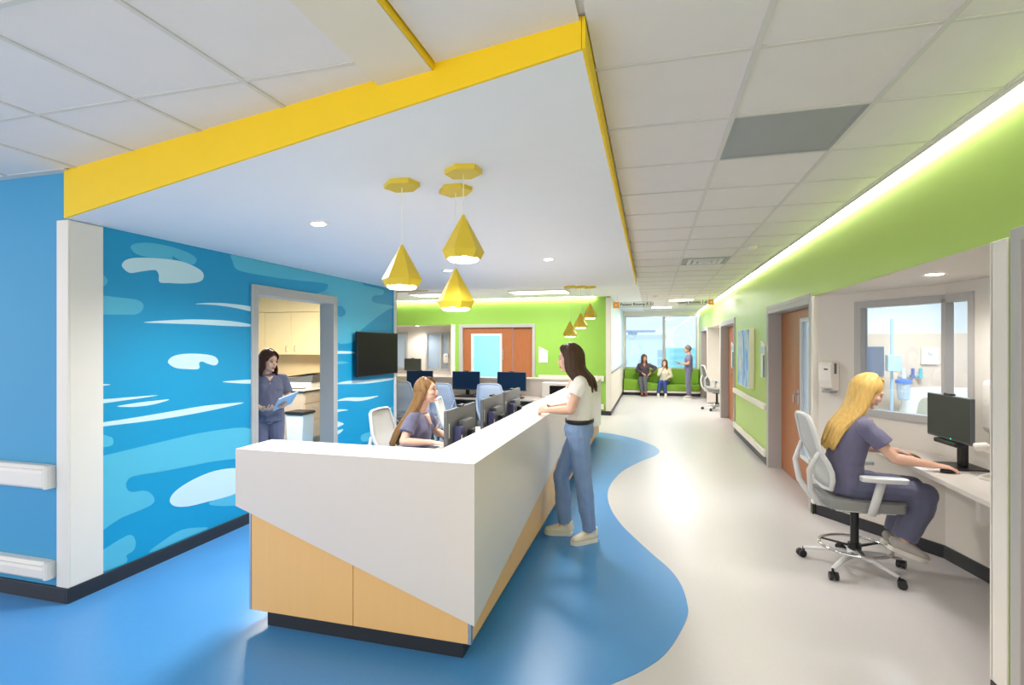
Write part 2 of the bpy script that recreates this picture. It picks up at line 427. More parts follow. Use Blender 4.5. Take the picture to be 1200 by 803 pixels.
# ---- right wall with its doors and nooks
def ybox(mb, y0, y1, z0, z1, x0=XR, x1=1.72): return mb.box(x0, x1, y0, y1, z0, z1)
w = MB()
ybox(w, -1.2, YE, NK, 3.0)
ybox(w, 2.765, 2.91, 0, NK); ybox(w, 5.68, 5.74, 0, NK); ybox(w, 7.70, 10.60, 0, NK); ybox(w, 12.63, 12.75, 0, NK); ybox(w, 17.5, YE, 0, NK)
struct(w.build('wall_right', mat('green_wall_paint', '#AECD60', 0.38, var=0.03, vscale=2)), 'lime green corridor wall')
struct(MB().box(XR - 0.012, XR, 2.80, 2.91, 0.10, NK).box(XR - 0.012, 1.75, 2.898, 2.922, 0.10, NK).build('trim_3', M_WHITE, bevel=0.004), 'white corner guard at the near end of the nook')
struct(MB().box(XR - 0.014, XR + 0.09, 5.655, 5.74, 0.10, NK).build('trim_4', M_WHITE, bevel=0.004), 'white corner guard between nook and door')
struct(MB().box(XR - 0.014, XR + 0.09, 12.64, 12.75, 0, NK).build('trim_5', M_WHITE, bevel=0.004), 'white corner guard of the far nook')
struct(MB().box(XR - 0.014, XR, 15.53, 15.62, 0, NK).build('trim_6', M_WHITE, bevel=0.004), 'white post between the far nook and the last door')
b = MB()
for y0, y1 in ((2.765, 2.91), (5.655, 5.74), (7.76, 10.55)): b.box(XR - 0.016, XR, y0, y1, 0, 0.10)
struct(b.build('baseboard_right', M_BASE, bevel=0.003))
for nm, z0, z1, lab in (('handrail', 0.762, 0.85, 'white wooden handrail on the green wall between the two doors'), ('bumper_rail', 0.113, 0.21, 'white low bumper rail on the green wall between the two doors')):
    r = thing(nm, lab, 'handrail', (XR, 9.15, z0))
    MB().box(-0.05, 0, -1.36, 1.36, 0, z1 - z0).build('rail', M_WHITE, r, bevel=0.012, seg=3)
    for s in (-1, 1): MB().box(-0.052, 0, s * 1.375 - 0.02, s * 1.375 + 0.02, 0.002, z1 - z0 - 0.002).build('end_cap', M_WHITE, r, bevel=0.012, seg=3)
# light slot along the top of the green wall
cv = thing('cove_light', 'long glowing strip light where the green corridor wall meets the ceiling', 'light', (1.5275, 8, CEIL))
MB().box(1.505, XR, -1.2, YE, CEIL + 0.004, CEIL + 0.02).build('lens', M_LED, cv, org=(1.5275, 8, CEIL))
MB().box(1.497, 1.506, -1.2, YE, CEIL - 0.012, CEIL + 0.03).build('housing', M_WHITE, cv, org=(1.5275, 8, CEIL))

def sliding_door(n, y0, y1, label, frame_mat=M_FRAME, near_vis=True):
    """glazed double door in the right wall, leaves set back 0.17 from the wall face"""
    r = group_struct('door_%d' % n, label, (XR, y1, 0)); og = (XR, y1, 0)
    f = MB()
    f.box(XR - 0.015, 1.75, y1 - 0.055, y1 + 0.0, 0, NK - 0.005).box(XR - 0.015, 1.75, y0, y0 + 0.055, 0, NK - 0.005)
    f.box(XR - 0.015, 1.75, y0 + 0.055, y1 - 0.055, NK - 0.065, NK - 0.005)
    f.box(XR - 0.018, XR, y1 - 0.01, y1 + 0.045, 0, NK + 0.04).box(XR - 0.018, XR, y0 - 0.03, y0 + 0.01, 0, NK + 0.04).box(XR - 0.018, XR, y0 + 0.01, y1 - 0.01, NK - 0.012, NK + 0.04)
    f.build('frame', frame_mat, r, bevel=0.004, org=og)
    m = y1 - 0.055 - (y1 - y0 - 0.11) * 0.41
    lf = MB().box(1.70, 1.745, m, y1 - 0.055, 0.008, NK - 0.07).build('leaf', M_DOOR, r, bevel=0.003, org=og)
    l2 = MB()
    a0, a1 = y0 + 0.06, m - 0.004
    st = 0.16
    l2.box(1.70, 1.745, a1 - st, a1, 0.008, NK - 0.07).box(1.70, 1.745, a0, a0 + st, 0.008, NK - 0.07)
    l2.box(1.70, 1.745, a0 + st, a1 - st, 0.008, 0.34).box(1.70, 1.745, a0 + st, a1 - st, NK - 0.17, NK - 0.07)
    l2 = l2.build('leaf', M_DOOR, r, bevel=0.003, org=og)
    t = MB()
    g0, g1 = a0 + st, a1 - st
    t.box(1.69, 1.755, g1 - 0.045, g1, 0.34, NK - 0.17).box(1.69, 1.755, g0, g0 + 0.045, 0.34, NK - 0.17).box(1.69, 1.755, g0 + 0.045, g1 - 0.045, 0.34, 0.385).box(1.69, 1.755, g0 + 0.045, g1 - 0.045, NK - 0.215, NK - 0.17)
    t.build('glazing_bead', M_GPLAS, l2, bevel=0.003, org=og)
    MB().box(1.715, 1.725, g0 + 0.04, g1 - 0.04, 0.38, NK - 0.21).build('pane', M_FROST, l2, org=og)
    h = MB().box(1.692, 1.70, a1 - 0.10, a1 - 0.05, 0.95, 1.13).tube([(1.70, a1 - 0.075, 1.08), (1.655, a1 - 0.075, 1.08), (1.645, a1 - 0.075, 1.06), (1.645, a1 - 0.075, 0.98)], 0.011, 8)
    h.build('handle', M_ALU, l2, org=og, smooth=False)
    return r
sliding_door(1, 5.74, 7.70, 'cherry wood double door with a tall glass pane beside the desk nook')
sliding_door(2, 10.60, 12.63, 'cherry wood glazed door further along the green wall')
sliding_door(3, 15.60, 17.50, 'grey framed door opening nearest the window')
# door frame at the near right, only its far jamb is in view
r = group_struct('door_4', 'grey steel door frame beside the white corner guard', (XR, 2.7, 0)); og = (XR, 2.7, 0)
MB().box(XR - 0.02, 1.75, 2.70, 2.765, 0, NK + 0.03).box(XR - 0.02, 1.75, 1.55, 1.61, 0, NK + 0.03).box(XR - 0.02, 1.75, 1.61, 2.70, NK - 0.03, NK + 0.03).build('frame', M_FRAME, r, bevel=0.004, org=og)
MB().box(1.70, 1.745, 1.61, 2.70, 0.008, NK - 0.03).build('leaf', M_DOOR, r, bevel=0.003, org=og)
ww = MB(); ybox(ww, -1.2, 1.55, 0, NK); struct(ww.build('wall_right_near', M_GREEN), 'lime green wall beside the near door')

# ---- near nook: folded wall with a corner window
P0, P1, P2, P3 = (XR + 0.02, 5.68), (2.22, 4.76), (2.30, 4.31), (2.45, 2.9)
def seg(mb, A, B, s0, s1, z0, z1, t=0.12, off=0.0):
    """box along the wall A->B between arc lengths s0,s1, thickness t on the side away from the corridor"""
    ax, ay = A; dx, dy = B[0] - A[0], B[1] - A[1]; l = math.hypot(dx, dy); dx /= l; dy /= l
    M = Matrix(((dx, -dy, 0, ax), (dy, dx, 0, ay), (0, 0, 1, 0), (0, 0, 0, 1)))
    return mb.box(s0, s1, off, off + t, z0, z1, M)
LA = math.hypot(P1[0] - P0[0], P1[1] - P0[1]); LB_ = math.hypot(P2[0] - P1[0], P2[1] - P1[1]); LC = math.hypot(P3[0] - P2[0], P3[1] - P2[1])
WZ0, WZ1 = 1.065, 2.03
sA = 0.43; sB = 0.255          # window from here on wall A to there on wall B
w = MB()
seg(w, P0, P1, 0, sA, 0, NK + 0.1); seg(w, P0, P1, sA, LA, 0, WZ0); seg(w, P0, P1, sA, LA, WZ1, NK + 0.1)
seg(w, P1, P2, 0, sB, 0, WZ0); seg(w, P1, P2, 0, sB, WZ1, NK + 0.1); seg(w, P1, P2, sB, LB_, 0, NK + 0.1)
seg(w, P2, P3, 0, LC, 0, NK + 0.1)
w.box(1.72, 2.6, 2.80, 2.91, 0, NK + 0.1)
struct(w.build('wall_nook', M_WARM), 'warm white folded wall of the desk nook')
struct(MB().prism([P0, P1, P2, (2.47, 2.9), (XR + 0.002, 2.9)], lambda a, b: (a, b, NK - 0.004), lambda a, b: (a, b, NK + 0.1)).build('ceiling_nook', M_WARM), 'white lowered ceiling of the desk nook')
b = MB(); seg(b, P0, P1, 0, LA, 0, 0.10, 0.016, -0.016); seg(b, P1, P2, 0, LB_, 0, 0.10, 0.016, -0.016); seg(b, P2, P3, 0, LC, 0, 0.10, 0.016, -0.016)
struct(b.build('baseboard_nook', M_BASE))
wn = group_struct('window_1', 'grey framed corner window looking into a patient room', (P1[0], P1[1], WZ0)); og = (P1[0], P1[1], WZ0)
f = MB(); T = 0.03
seg(f, P0, P1, sA - 0.03, sA + T, WZ0 - 0.03, WZ1 + 0.03, 0.09, -0.012); seg(f, P0, P1, LA - 0.022, LA + 0.004, WZ0, WZ1, 0.06, -0.012)
seg(f, P0, P1, sA + T, LA, WZ0 - 0.03, WZ0 + T, 0.09, -0.012); seg(f, P0, P1, sA + T, LA, WZ1 - T, WZ1 + 0.03, 0.09, -0.012)
seg(f, P1, P2, -0.004, 0.022, WZ0, WZ1, 0.06, -0.012); seg(f, P1, P2, sB - 0.02, sB + 0.03, WZ0 - 0.03, WZ1 + 0.03, 0.09, -0.012)
seg(f, P1, P2, 0, sB, WZ0 - 0.03, WZ0 + 0.02, 0.09, -0.012); seg(f, P1, P2, 0, sB, WZ1 - T, WZ1 + 0.03, 0.09, -0.012)
f.build('frame', M_FRAME, wn, org=og)
g = MB(); seg(g, P0, P1, sA + 0.03, LA - 0.01, WZ0 + 0.02, WZ1 - 0.02, 0.008, 0.05); g.build('pane', M_GLASS, wn, org=og)
g = MB(); seg(g, P1, P2, 0.02, sB, WZ0 + 0.02, WZ1 - 0.02, 0.008, 0.05); g.build('pane', M_GLASS, wn, org=og)

# ---- patient room behind that window
BEI = mat('beige_headwall', '#E8CBB4', 0.6, var=0.04)
struct(MB().box(1.72, 7.0, 9.2, 9.3, 1.84, CEIL).build('wall_patient_upper', mat('patient_white', '#E8E8EC', 0.7, var=0.02)), 'white upper wall of the patient room')
struct(MB().box(1.72, 7.0, 9.17, 9.3, 0, 1.84).build('wall_patient', BEI), 'beige panelled headwall of the patient room')
struct(MB().box(6.9, 7.0, 3.0, 9.2, 0, CEIL).build('wall_patient_side', mat('patient_white', '#E8E8EC'), ), 'white side wall of the patient room')
struct(MB().box(1.72, 7.0, 2.9, 9.3, CEIL, CEIL + 0.1).box(1.72, 7.0, 2.7, 2.8, 0, CEIL).build('ceiling_patient', M_SOFF), 'white ceiling of the patient room')
lp = thing('ceiling_light', 'unseen fill light added to the patient room behind the window', 'light', (3.6, 7.4, CEIL))  # added lamp, out of view, to light the room behind the window
MB().cbox((0, 0, -0.012), (1.2, 0.6, 0.024)).build('diffuser', M_LAMPD, lp)
area_lamp('lamp_glow', (0, 0, -0.03), 1.1, 0.55, 125, (0.93, 0.96, 1), lp)

# ---- second nook further down the corridor
w = MB().box(2.35, 2.45, 12.65, 15.55, 0, NK + 0.1).box(1.72, 2.35, 12.65, 12.75, 0, NK + 0.1).box(XR, 2.35, 15.55, 15.65, 0, NK)
struct(w.build('wall_far_nook', M_WARM), 'warm white wall of the far nook')
struct(MB().box(XR + 0.002, 2.45, 12.75, 15.6, NK - 0.004, NK + 0.1).build('ceiling_far_nook', M_WARM), 'lowered ceiling of the far nook')
# rooms behind doors 2 and 3: closed off a little way behind the leaves
struct(MB().box(2.6, 2.7, 9.3, 18.4, 0, CEIL).build('wall_behind_doors', mat('patient_white', '#E8E8EC')), 'white wall of the rooms behind the far doors')
struct(MB().box(1.72, 2.7, 9.3, 12.65, CEIL, CEIL + 0.1).box(1.72, 2.7, 15.65, 18.3, CEIL, CEIL + 0.1).build('ceiling_behind_doors', M_SOFF))

# ---- corridor end: window wall, left flank
XC = -0.93
struct(MB().box(XC - 0.16, XC, YG + 0.14, YE, 1.0, CEIL + 0.05).build('wall_corridor', M_BLUELIT), 'pale wall on the far left of the corridor')
struct(MB().box(XC - 0.16, XC + 0.012, YG + 0.14, YE, 0.10, 0.985).build('wall_corridor_wainscot', M_WHITE), 'white wainscot panel below the rail')
struct(MB().box(XC - 0.16, XC + 0.035, YG + 0.1, YE, 0.985, 1.03).build('trim_7', M_ALU, bevel=0.004), 'metal capped rail above the wainscot')
struct(MB().box(XC - 0.16, XC + 0.02, YG + 0.14, YE, 0, 0.10).box(XC - 0.12, XC + 0.02, YG - 0.02, YG + 0.14, 0, 0.10).build('baseboard_corridor', M_BASE))
struct(MB().box(XC - 0.10, XC + 0.016, YG - 0.016, YG + 0.15, 0.10, CEIL).build('trim_8', M_WHITE, bevel=0.004), 'white corner guard at the end of the green wall')
struct(MB().box(XC - 0.2, XR + 0.2, YE, YE + 0.2, 0, 0.86).box(XC - 0.2, XR + 0.2, YE, YE + 0.2, 2.66, CEIL + 0.2).box(XR - 0.06, XR + 0.2, YE, YE + 0.2, 0.86, 2.66).box(XC - 0.2, XC + 0.05, YE, YE + 0.2, 0.86, 2.66).build('wall_end', M_WHITE), 'wall around the big end window')
wn = group_struct('window_2', 'tall two-pane window at the end of the corridor', (0.3, YE, 0.86)); og = (0.3, YE, 0.86)
f = MB(); xm = on_y(778, 400, YE).x
f.box(XC + 0.05, XR - 0.06, YE + 0.03, YE + 0.1, 0.86, 0.90).box(XC + 0.05, XR - 0.06, YE + 0.03, YE + 0.1, 2.62, 2.66).box(XC + 0.05, XC + 0.09, YE + 0.03, YE + 0.1, 0.9, 2.62).box(XR - 0.10, XR - 0.06, YE + 0.03, YE + 0.1, 0.9, 2.62)
f.build('frame', M_ALU, wn, org=og)
MB().box(xm - 0.045, xm + 0.045, YE + 0.01, YE + 0.12, 0.9, 2.62).build('mullion', M_FRAME, wn, org=og)
MB().box(XC + 0.09, xm - 0.045, YE + 0.06, YE + 0.068, 0.9, 2.62).build('pane', M_DGLASS, wn, org=og)
MB().box(xm + 0.045, XR - 0.10, YE + 0.06, YE + 0.068, 0.9, 2.62).build('pane', M_DGLASS, wn, org=og)

# ---- green wall behind the nurse station
d4 = [on_y(u, 400, YG).x for u in (538, 627)]
nx1 = on_y(529.5, 400, YG).x
w = MB().box(-9.0, XC - 0.02, YG, YG + 0.14, 2.18, CEIL + 0.1).box(nx1, d4[0], YG, YG + 0.14, 0, 2.18).box(d4[1], XC - 0.0, YG, YG + 0.14, 0, 2.18)
struct(w.build('wall_back', M_GREEN), 'lime green wall behind the nurse station')
struct(MB().box(nx1 - 0.02, nx1 + 0.09, YG - 0.014, YG + 0.14, 0, 2.18).build('trim_9', M_WHITE, bevel=0.004), 'white corner guard of the nook in the back green wall')
struct(MB().box(d4[1] + 0.06, XC - 0.1, YG - 0.016, YG, 0, 0.10).build('baseboard_back', M_BASE))
for nm, z0, z1, lab in (('handrail', 0.80, 0.93, 'white handrail on the back green wall right of the brown door'), ('bumper_rail', 0.14, 0.26, 'white low bumper rail on the back green wall right of the brown door')):
    r = thing(nm, lab, 'handrail', (-1.8, YG, z0))
    MB().box(-0.85, 0.73, -0.05, 0, 0, z1 - z0).build('rail', M_WHITE, r, bevel=0.012, seg=3)
cv = thing('cove_light', 'glowing strip light along the top of the back green wall', 'light', (-4, YG, CEIL))
MB().box(-9, -1.3, YG - 0.06, YG - 0.002, CEIL + 0.0, CEIL + 0.016).build('lens', M_LED, cv, org=(-4, YG, CEIL))
MB().box(-9, -1.3, YG - 0.07, YG - 0.06, CEIL - 0.012, CEIL + 0.02).build('housing', M_WHITE, cv, org=(-4, YG, CEIL))
# double door in it
r = group_struct('door_5', 'cherry wood double door with a pale blue pane in the back green wall', (sum(d4) / 2, YG, 0)); og = (sum(d4) / 2, YG, 0)
y = YG
f = MB().box(d4[0], d4[0] + 0.10, y - 0.02, y + 0.16, 0, 2.18).box(d4[1] - 0.07, d4[1], y - 0.02, y + 0.16, 0, 2.18).box(d4[0] + 0.10, d4[1] - 0.07, y - 0.02, y + 0.16, 2.10, 2.18)
f.build('frame', M_FRAME, r, bevel=0.004, org=og)
a0, a1, a2 = d4[0] + 0.10, on_y(601, 400, YG + 0.1).x, d4[1] - 0.07
MB().box(a1 + 0.004, a2, y + 0.09, y + 0.135, 0.008, 2.10).build('leaf', M_DOOR, r, bevel=0.003, org=og)
g0, g1 = on_y(553, 400, y + 0.06).x, on_y(587.5, 400, y + 0.06).x; gz = 1.93
l2 = MB().box(a0, g0, y + 0.06, y + 0.10, 0.008, 2.10).box(g1, a1, y + 0.06, y + 0.10, 0.008, 2.10).box(g0, g1, y + 0.06, y + 0.10, gz, 2.10).box(g0, g1, y + 0.06, y + 0.10, 0.008, 0.45).build('leaf', M_DOOR, r, org=og)
t = MB().box(g0 - 0.02, g0 + 0.04, y + 0.05, y + 0.11, 0.43, gz + 0.02).box(g1 - 0.04, g1 + 0.02, y + 0.05, y + 0.11, 0.43, gz + 0.02).box(g0 + 0.04, g1 - 0.04, y + 0.05, y + 0.11, gz - 0.04, gz + 0.02).box(g0 + 0.04, g1 - 0.04, y + 0.05, y + 0.11, 0.43, 0.49)
t.build('glazing_bead', M_GPLAS, l2, bevel=0.003, org=og)
MB().box(g0 + 0.03, g1 - 0.03, y + 0.075, y + 0.083, 0.46, gz - 0.02).build('pane', M_GLASS, l2, org=og)
MB().tube([(g1 + 0.05, y + 0.03, 1.55), (g1 + 0.05, y + 0.02, 1.3)], 0.012, 8).build('handle', M_ALU, l2, org=og)
# the blue-walled room seen through its pane
struct(MB().box(-7, -2, 15.2, 15.3, 0, CEIL).build('wall_blue_room', mat('blue_room_paint', '#4FC0EA', 0.6, var=0.03)), 'bright blue wall of the room behind the brown door')
struct(MB().box(-5.6, -4.75, 13.4, 13.5, 0, CEIL).build('wall_white_room', M_BLUELIT), 'pale wall of the room behind the brown door')
struct(MB().box(-7, -1.1, YG + 0.14, 15.3, CEIL, CEIL + 0.1).build('ceiling_blue_room', M_SOFF))
for x_, lab in ((-2.3, 'ceiling light between the soffit and the brown door'), (-4.6, 'ceiling light between the soffit and the back nook')):
    lp = thing('ceiling_light', lab, 'light', (x_, 10.75, CEIL + 0.03))
    MB().cbox((0, 0, -0.012), (1.2, 0.6, 0.024)).build('diffuser', M_LAMPD, lp)
    MB().box(-0.62, -0.60, -0.32, 0.32, -0.03, 0).box(0.60, 0.62, -0.32, 0.32, -0.03, 0).box(-0.60, 0.60, -0.32, -0.30, -0.03, 0).box(-0.60, 0.60, 0.30, 0.32, -0.03, 0).build('frame', M_WHITE, lp)
    area_lamp('lamp_glow', (0, 0, -0.03), 1.1, 0.55, 42, (1, 0.98, 0.95), lp)
lp = thing('ceiling_light', 'unseen fill light added to the blue room behind the brown door', 'light', (-4.0, 14.0, CEIL))  # added lamp, out of view, to light the room behind the pane
MB().cbox((0, 0, -0.012), (1.2, 0.6, 0.024)).build('diffuser', M_LAMPD, lp)
area_lamp('lamp_glow', (0, 0, -0.03), 1.1, 0.55, 150, (0.95, 0.98, 1), lp)
# nook in the green wall
wz = 13.2
wx = [on_y(u, 400, wz).x for u in (463, 478, 499, 527)]
w = MB().box(-9, nx1, wz, wz + 0.1, 0, 0.95).box(-9, nx1, wz, wz + 0.1, 2.02, 2.3).box(wx[3], nx1 + 0.1, wz, wz + 0.1, 0.95, 2.02).box(wx[1], wx[2], wz, wz + 0.1, 0.95, 2.02).box(-9, wx[0] - 0.3, wz, wz + 0.1, 0.95, 2.02)
w.box(nx1, nx1 + 0.1, YG + 0.14, wz, 0, 2.3)
struct(w.build('wall_back_nook', M_WARM), 'warm white wall of the nook behind the nurse station')
struct(MB().box(-9, nx1, YG + 0.14, wz, 2.18, 2.3).build('ceiling_back_nook', M_WARM))
for n, (x0, x1) in ((3, (wx[2], wx[3])), (4, (wx[0] - 0.3, wx[1]))):
    wn = group_struct('window_%d' % n, ('two-light window of the nook beside the brown door', 'narrow window of the nook by the end of the mural wall')[n - 3], ((x0 + x1) / 2, wz, 0.95)); og = ((x0 + x1) / 2, wz, 0.95)
    f = MB().box(x0, x0 + 0.05, wz - 0.02, wz + 0.1, 0.95, 2.02).box(x1 - 0.05, x1, wz - 0.02, wz + 0.1, 0.95, 2.02).box(x0 + 0.05, x1 - 0.05, wz - 0.02, wz + 0.1, 0.95, 1.0).box(x0 + 0.05, x1 - 0.05, wz - 0.02, wz + 0.1, 1.97, 2.02)
    if n == 3: f.box((x0 + x1) / 2 + 0.06, (x0 + x1) / 2 + 0.12, wz - 0.02, wz + 0.1, 1.0, 1.97)
    f.build('frame', M_FRAME, wn, org=og)
    MB().box(x0 + 0.05, x1 - 0.05, wz + 0.04, wz + 0.048, 1.0, 1.97).build('pane', M_FROST, wn, org=og)
    bl = MB()
    for k in range(24): bl.box(x0 + 0.05, x1 - 0.05, wz + 0.06, wz + 0.085, 1.0 + k * 0.0405, 1.0 + k * 0.0405 + 0.03)
    bl.build('blind', mat('pale_blind', '#C9D3E6', 0.6, var=0.01), wn, org=og)['kind'] = 'stuff'

# ---- room behind the mural wall doorway
M_WARM2 = mat('cream_room_paint', '#DCC9A6', 0.7, var=0.02)
w = MB().box(-7.5, -4.45, 8.25, 8.35, 0, CEIL).box(-4.6, -4.45, 6.99, 8.25, 0, CEIL).box(-4.6, -3.79, 6.83, 6.99, 0, CEIL).box(-7.6, -7.5, 2.61, 8.35, 0, CEIL)
struct(w.build('wall_store_room', M_WARM2), 'cream wall of the supply room')
struct(MB().box(-7.6, -3.79, 2.61, 8.35, 2.6, 2.7).build('ceiling_store_room', M_WARM2), 'ceiling of the supply room')
lp = thing('ceiling_light', 'unseen warm fill light added to the supply room behind the doorway', 'light', (-5.0, 5.9, 2.6))  # added lamp, out of view, lighting the room and the doorway nurse
MB().cbox((0, 0, -0.012), (0.6, 1.2, 0.024)).build('diffuser', M_LAMPD, lp)
area_lamp('lamp_glow', (0, 0, -0.03), 0.55, 1.1, 160, (1, 0.87, 0.68), lp)
r = group_struct('door_6', 'open doorway with grey steel frame in the cloud mural', (XL, 4.7, 0)); og = (XL, 4.7, 0)
f = MB().box(-3.80, XL + 0.02, 4.05, 4.09, 0, 2.20).box(-3.80, XL + 0.02, 5.29, 5.33, 0, 2.20).box(-3.80, XL + 0.02, 4.09, 5.29, 2.15, 2.20)
f.box(XL, XL + 0.02, 4.01, 4.05, 0, 2.24).box(XL, XL + 0.02, 5.33, 5.37, 0, 2.24).box(XL, XL + 0.02, 4.05, 5.33, 2.20, 2.24)
f.build('frame', M_FRAME, r, bevel=0.003, org=og)
struct(MB().box(-9, -7.6, 8.25, YG + 1.0, 0, CEIL).build('wall_far_left', M_WARM), 'far left wall behind the nurse station')
struct(MB().box(2.6, 7, -1.2, 2.7, 0, CEIL).build('wall_right_rooms', M_WARM))

# ================================================================== THE NURSE STATION COUNTER
CT = 1.055
nc = thing('nurse_station_counter', 'long white and maple nurse station counter with angled white front on blue floor', 'counter', (-1.6, 2.5, 0)); og = (-1.6, 2.5, 0)
top = [(-2.37, 2.50), (-0.878, 2.50), (-0.878, 9.42), (-4.9, 9.42), (-4.9, 9.07), (-1.19, 9.07), (-1.19, 2.805), (-2.37, 2.805)]
MB().prism(top, lambda a, b: (a, b, CT - 0.03), lambda a, b: (a, b, CT)).build('counter_top', M_SOLID, nc, org=og)
MB().prism([(-2.37, CT - 0.03), (-2.37, 0.717), (-0.878, 0.217), (-0.878, CT - 0.03)], lambda a, b: (a, 2.50, b), lambda a, b: (a, 2.53, b)).build('white_front_panel', M_SOLID, nc, org=og)
MB().prism([(2.53, CT - 0.03), (2.53, 0.222), (5.6, 0.65), (9.42, 0.22), (9.42, CT - 0.03)], lambda a, b: (-0.908, a, b), lambda a, b: (-0.878, a, b)).build('white_side_panel', M_SOLID, nc, org=og)
for x0, x1 in ((-2.285, -1.607), (-1.603, -0.925)): MB().box(x0, x1, 2.532, 2.555, 0.10, 0.76).build('wood_panel', M_MAPLE, nc, bevel=0.0015, org=og)
ys = [2.56, 3.32, 4.7, 6.1, 7.5, 9.38]
for a, b in zip(ys, ys[1:]): MB().box(-0.935, -0.911, a + 0.002, b - 0.002, 0.10, 0.74).build('wood_panel', M_MAPLE, nc, bevel=0.0015, org=og)
MB().box(-2.30, -2.286, 2.53, 2.60, 0.10, 0.74).build('corner_strip', M_ALU, nc, org=og)
MB().box(-0.924, -0.908, 2.531, 2.56, 0.10, 0.26).build('corner_strip', M_ALU, nc, org=og)
MB().box(-2.20, -0.965, 2.565, 2.72, 0, 0.10).box(-1.12, -0.965, 2.72, 9.3, 0, 0.10).box(-4.85, -1.12, 9.12, 9.3, 0, 0.10).build('toe_kick', M_BASE, nc, org=og)
MB().box(-2.285, -0.94, 2.56, 2.78, 0.10, CT - 0.03).box(-1.15, -0.94, 2.78, 9.38, 0.10, CT - 0.03).box(-4.85, -1.15, 9.09, 9.38, 0.10, CT - 0.03).build('carcass', M_SOLID, nc, org=og)
wd = thing('work_desk', 'white work surface running along the inside of the nurse station counter', 'desk', (-1.6, 5.5, 0)); og = (-1.6, 5.5, 0)
MB().prism([(-1.16, 2.79), (-1.16, 9.08), (-4.8, 9.08), (-4.8, 8.40), (-1.85, 8.40), (-1.85, 2.79)], lambda a, b: (a, b, 0.715), lambda a, b: (a, b, 0.745)).build('desktop', M_SOLID, wd, bevel=0.003, org=og)
M_DESKSHADE = mat('desk_shade_olive', '#8B8A76', 0.6, var=0.04)  # shade under the desk is put into the panels' olive grey
for x in (-4.6, -3.4, -2.75, -1.9): MB().box(x, x + 0.03, 8.45, 9.06, 0, 0.715).build('support_panel', M_DESKSHADE, wd, org=og)
MB().box(-4.57, -1.87, 9.03, 9.06, 0.1, 0.715).build('modesty_panel', M_DESKSHADE, wd, org=og)
for y in (3.3, 4.8, 6.3, 7.8): MB().box(-1.8, -1.16, y, y + 0.03, 0, 0.715).build('support_panel', M_DESKSHADE, wd, org=og)

# ================================================================== MONITORS (local: screen faces +X, origin under the stand)
def make_monitor(label, w=0.55, h=0.33, zb=0.10, screen=M_SCREEN, group=None, back=M_DARK, cam_clip=False, dock=False, tablet=False):
    r = thing('computer_monitor', label, 'monitor', group=group)
    MB().box(0.0, 0.028, -w / 2, w / 2, zb, zb + h).build('housing', back, r, bevel=0.006)
    MB().box(0.0282, 0.0302, -w / 2 + 0.008, w / 2 - 0.008, zb + 0.016, zb + h - 0.008).build('screen', screen, r)
    MB().box(-0.05, 0.0, -0.10, 0.10, zb + 0.07, zb + 0.27).build('rear_cover', back, r, bevel=0.012)
    MB().box(-0.085, -0.045, -0.035, 0.035, 0.012, zb + 0.20).build('stand_neck', M_BLACK, r, bevel=0.008)
    MB().box(-0.17, 0.09, -0.13, 0.13, 0.0, 0.014).build('stand_base', M_BLACK, r, bevel=0.006)
    MB().box(0.0, 0.03, -0.045, 0.045, zb + h, zb + h + 0.014).build('webcam_bar', M_BLACK, r, bevel=0.004)
    if dock:
        MB().box(-0.055, -0.004, 0.10, 0.19, zb + 0.04, zb + 0.24).build('dock', mat('dock_violet_grey', '#3B3F6B', 0.4), r, bevel=0.006)
        MB().box(-0.0562, -0.055, 0.155, 0.175, zb + 0.11, zb + 0.18).build('sticker', M_WHITE, r)
        MB().tube([(-0.06, -0.02, zb + 0.12), (-0.10, -0.04, zb + 0.14), (-0.12, -0.10, zb + 0.10), (-0.10, -0.14, zb + 0.02), (-0.10, -0.15, 0.004)], 0.006, 6).build('cable', M_GPLAS, r)
    MB().box(-0.0005, 0.0, w / 2 - 0.035, w / 2 - 0.022, zb + 0.17, zb + 0.27).build('service_tag', M_WHITE, r)
    return r
def place(o, loc, rz):
    o.location = loc; o.rotation_euler = (0, 0, rz); return o
# three seen from behind above the counter edge; screens face -X
m0 = make_monitor('dark monitor seen from behind, the one closest to the counter corner', 0.58, 0.36, 0.115, dock=True, group='monitors backed against the long counter')
place(m0, (-1.33, 3.53, 0.745), PI)
for y, lab in ((4.30, 'dark monitor seen from behind, the middle of three along the long counter'), (4.95, 'dark monitor seen from behind, next to where the standing visitor folds her hands')):
    m1 = copy_tree(m0); m1['label'] = lab; place(m1, (-1.33, y, 0.745), PI)
# three on the back desk, screens face the camera (-Y)
sc = [(491, 'switched-on blue monitor on the back desk, behind the seated nurse head'), (545.5, 'dark blue monitor in the middle of the back desk, in front of the door pane'), (599, 'dark monitor on the back desk, in front of the solid door leaf')]
mA = None
for u, lab in sc:
    p = on_y(u, 440, 8.75)
    m = make_monitor(lab, 0.53, 0.335, 0.105, M_SCRNB, 'monitors on the back desk') if mA is None else copy_tree(mA)
    mA = mA or m; m['label'] = lab
    place(m, (p.x, 8.80, 0.745), -PI / 2)
# one in the nook behind
p = on_y(482, 430, 12.75)
place(make_monitor('dark monitor in the nook of the back green wall, under the narrow window', 0.50, 0.33, 0.10, M_SCRN2), (p.x, 12.85, 0.86), -PI / 2)
nd = thing('nook_desk', 'white shelf desk in the nook of the back green wall', 'desk', (-6.5, 12.8, 0))
MB().box(-1.0, 1.5, -0.30, 0.38, 0.83, 0.86).build('desktop', M_SOLID, nd)
for x in (-0.95, 1.42): MB().box(x, x + 0.03, -0.2, 0.38, 0, 0.83).build('support_panel', M_SOLID, nd)

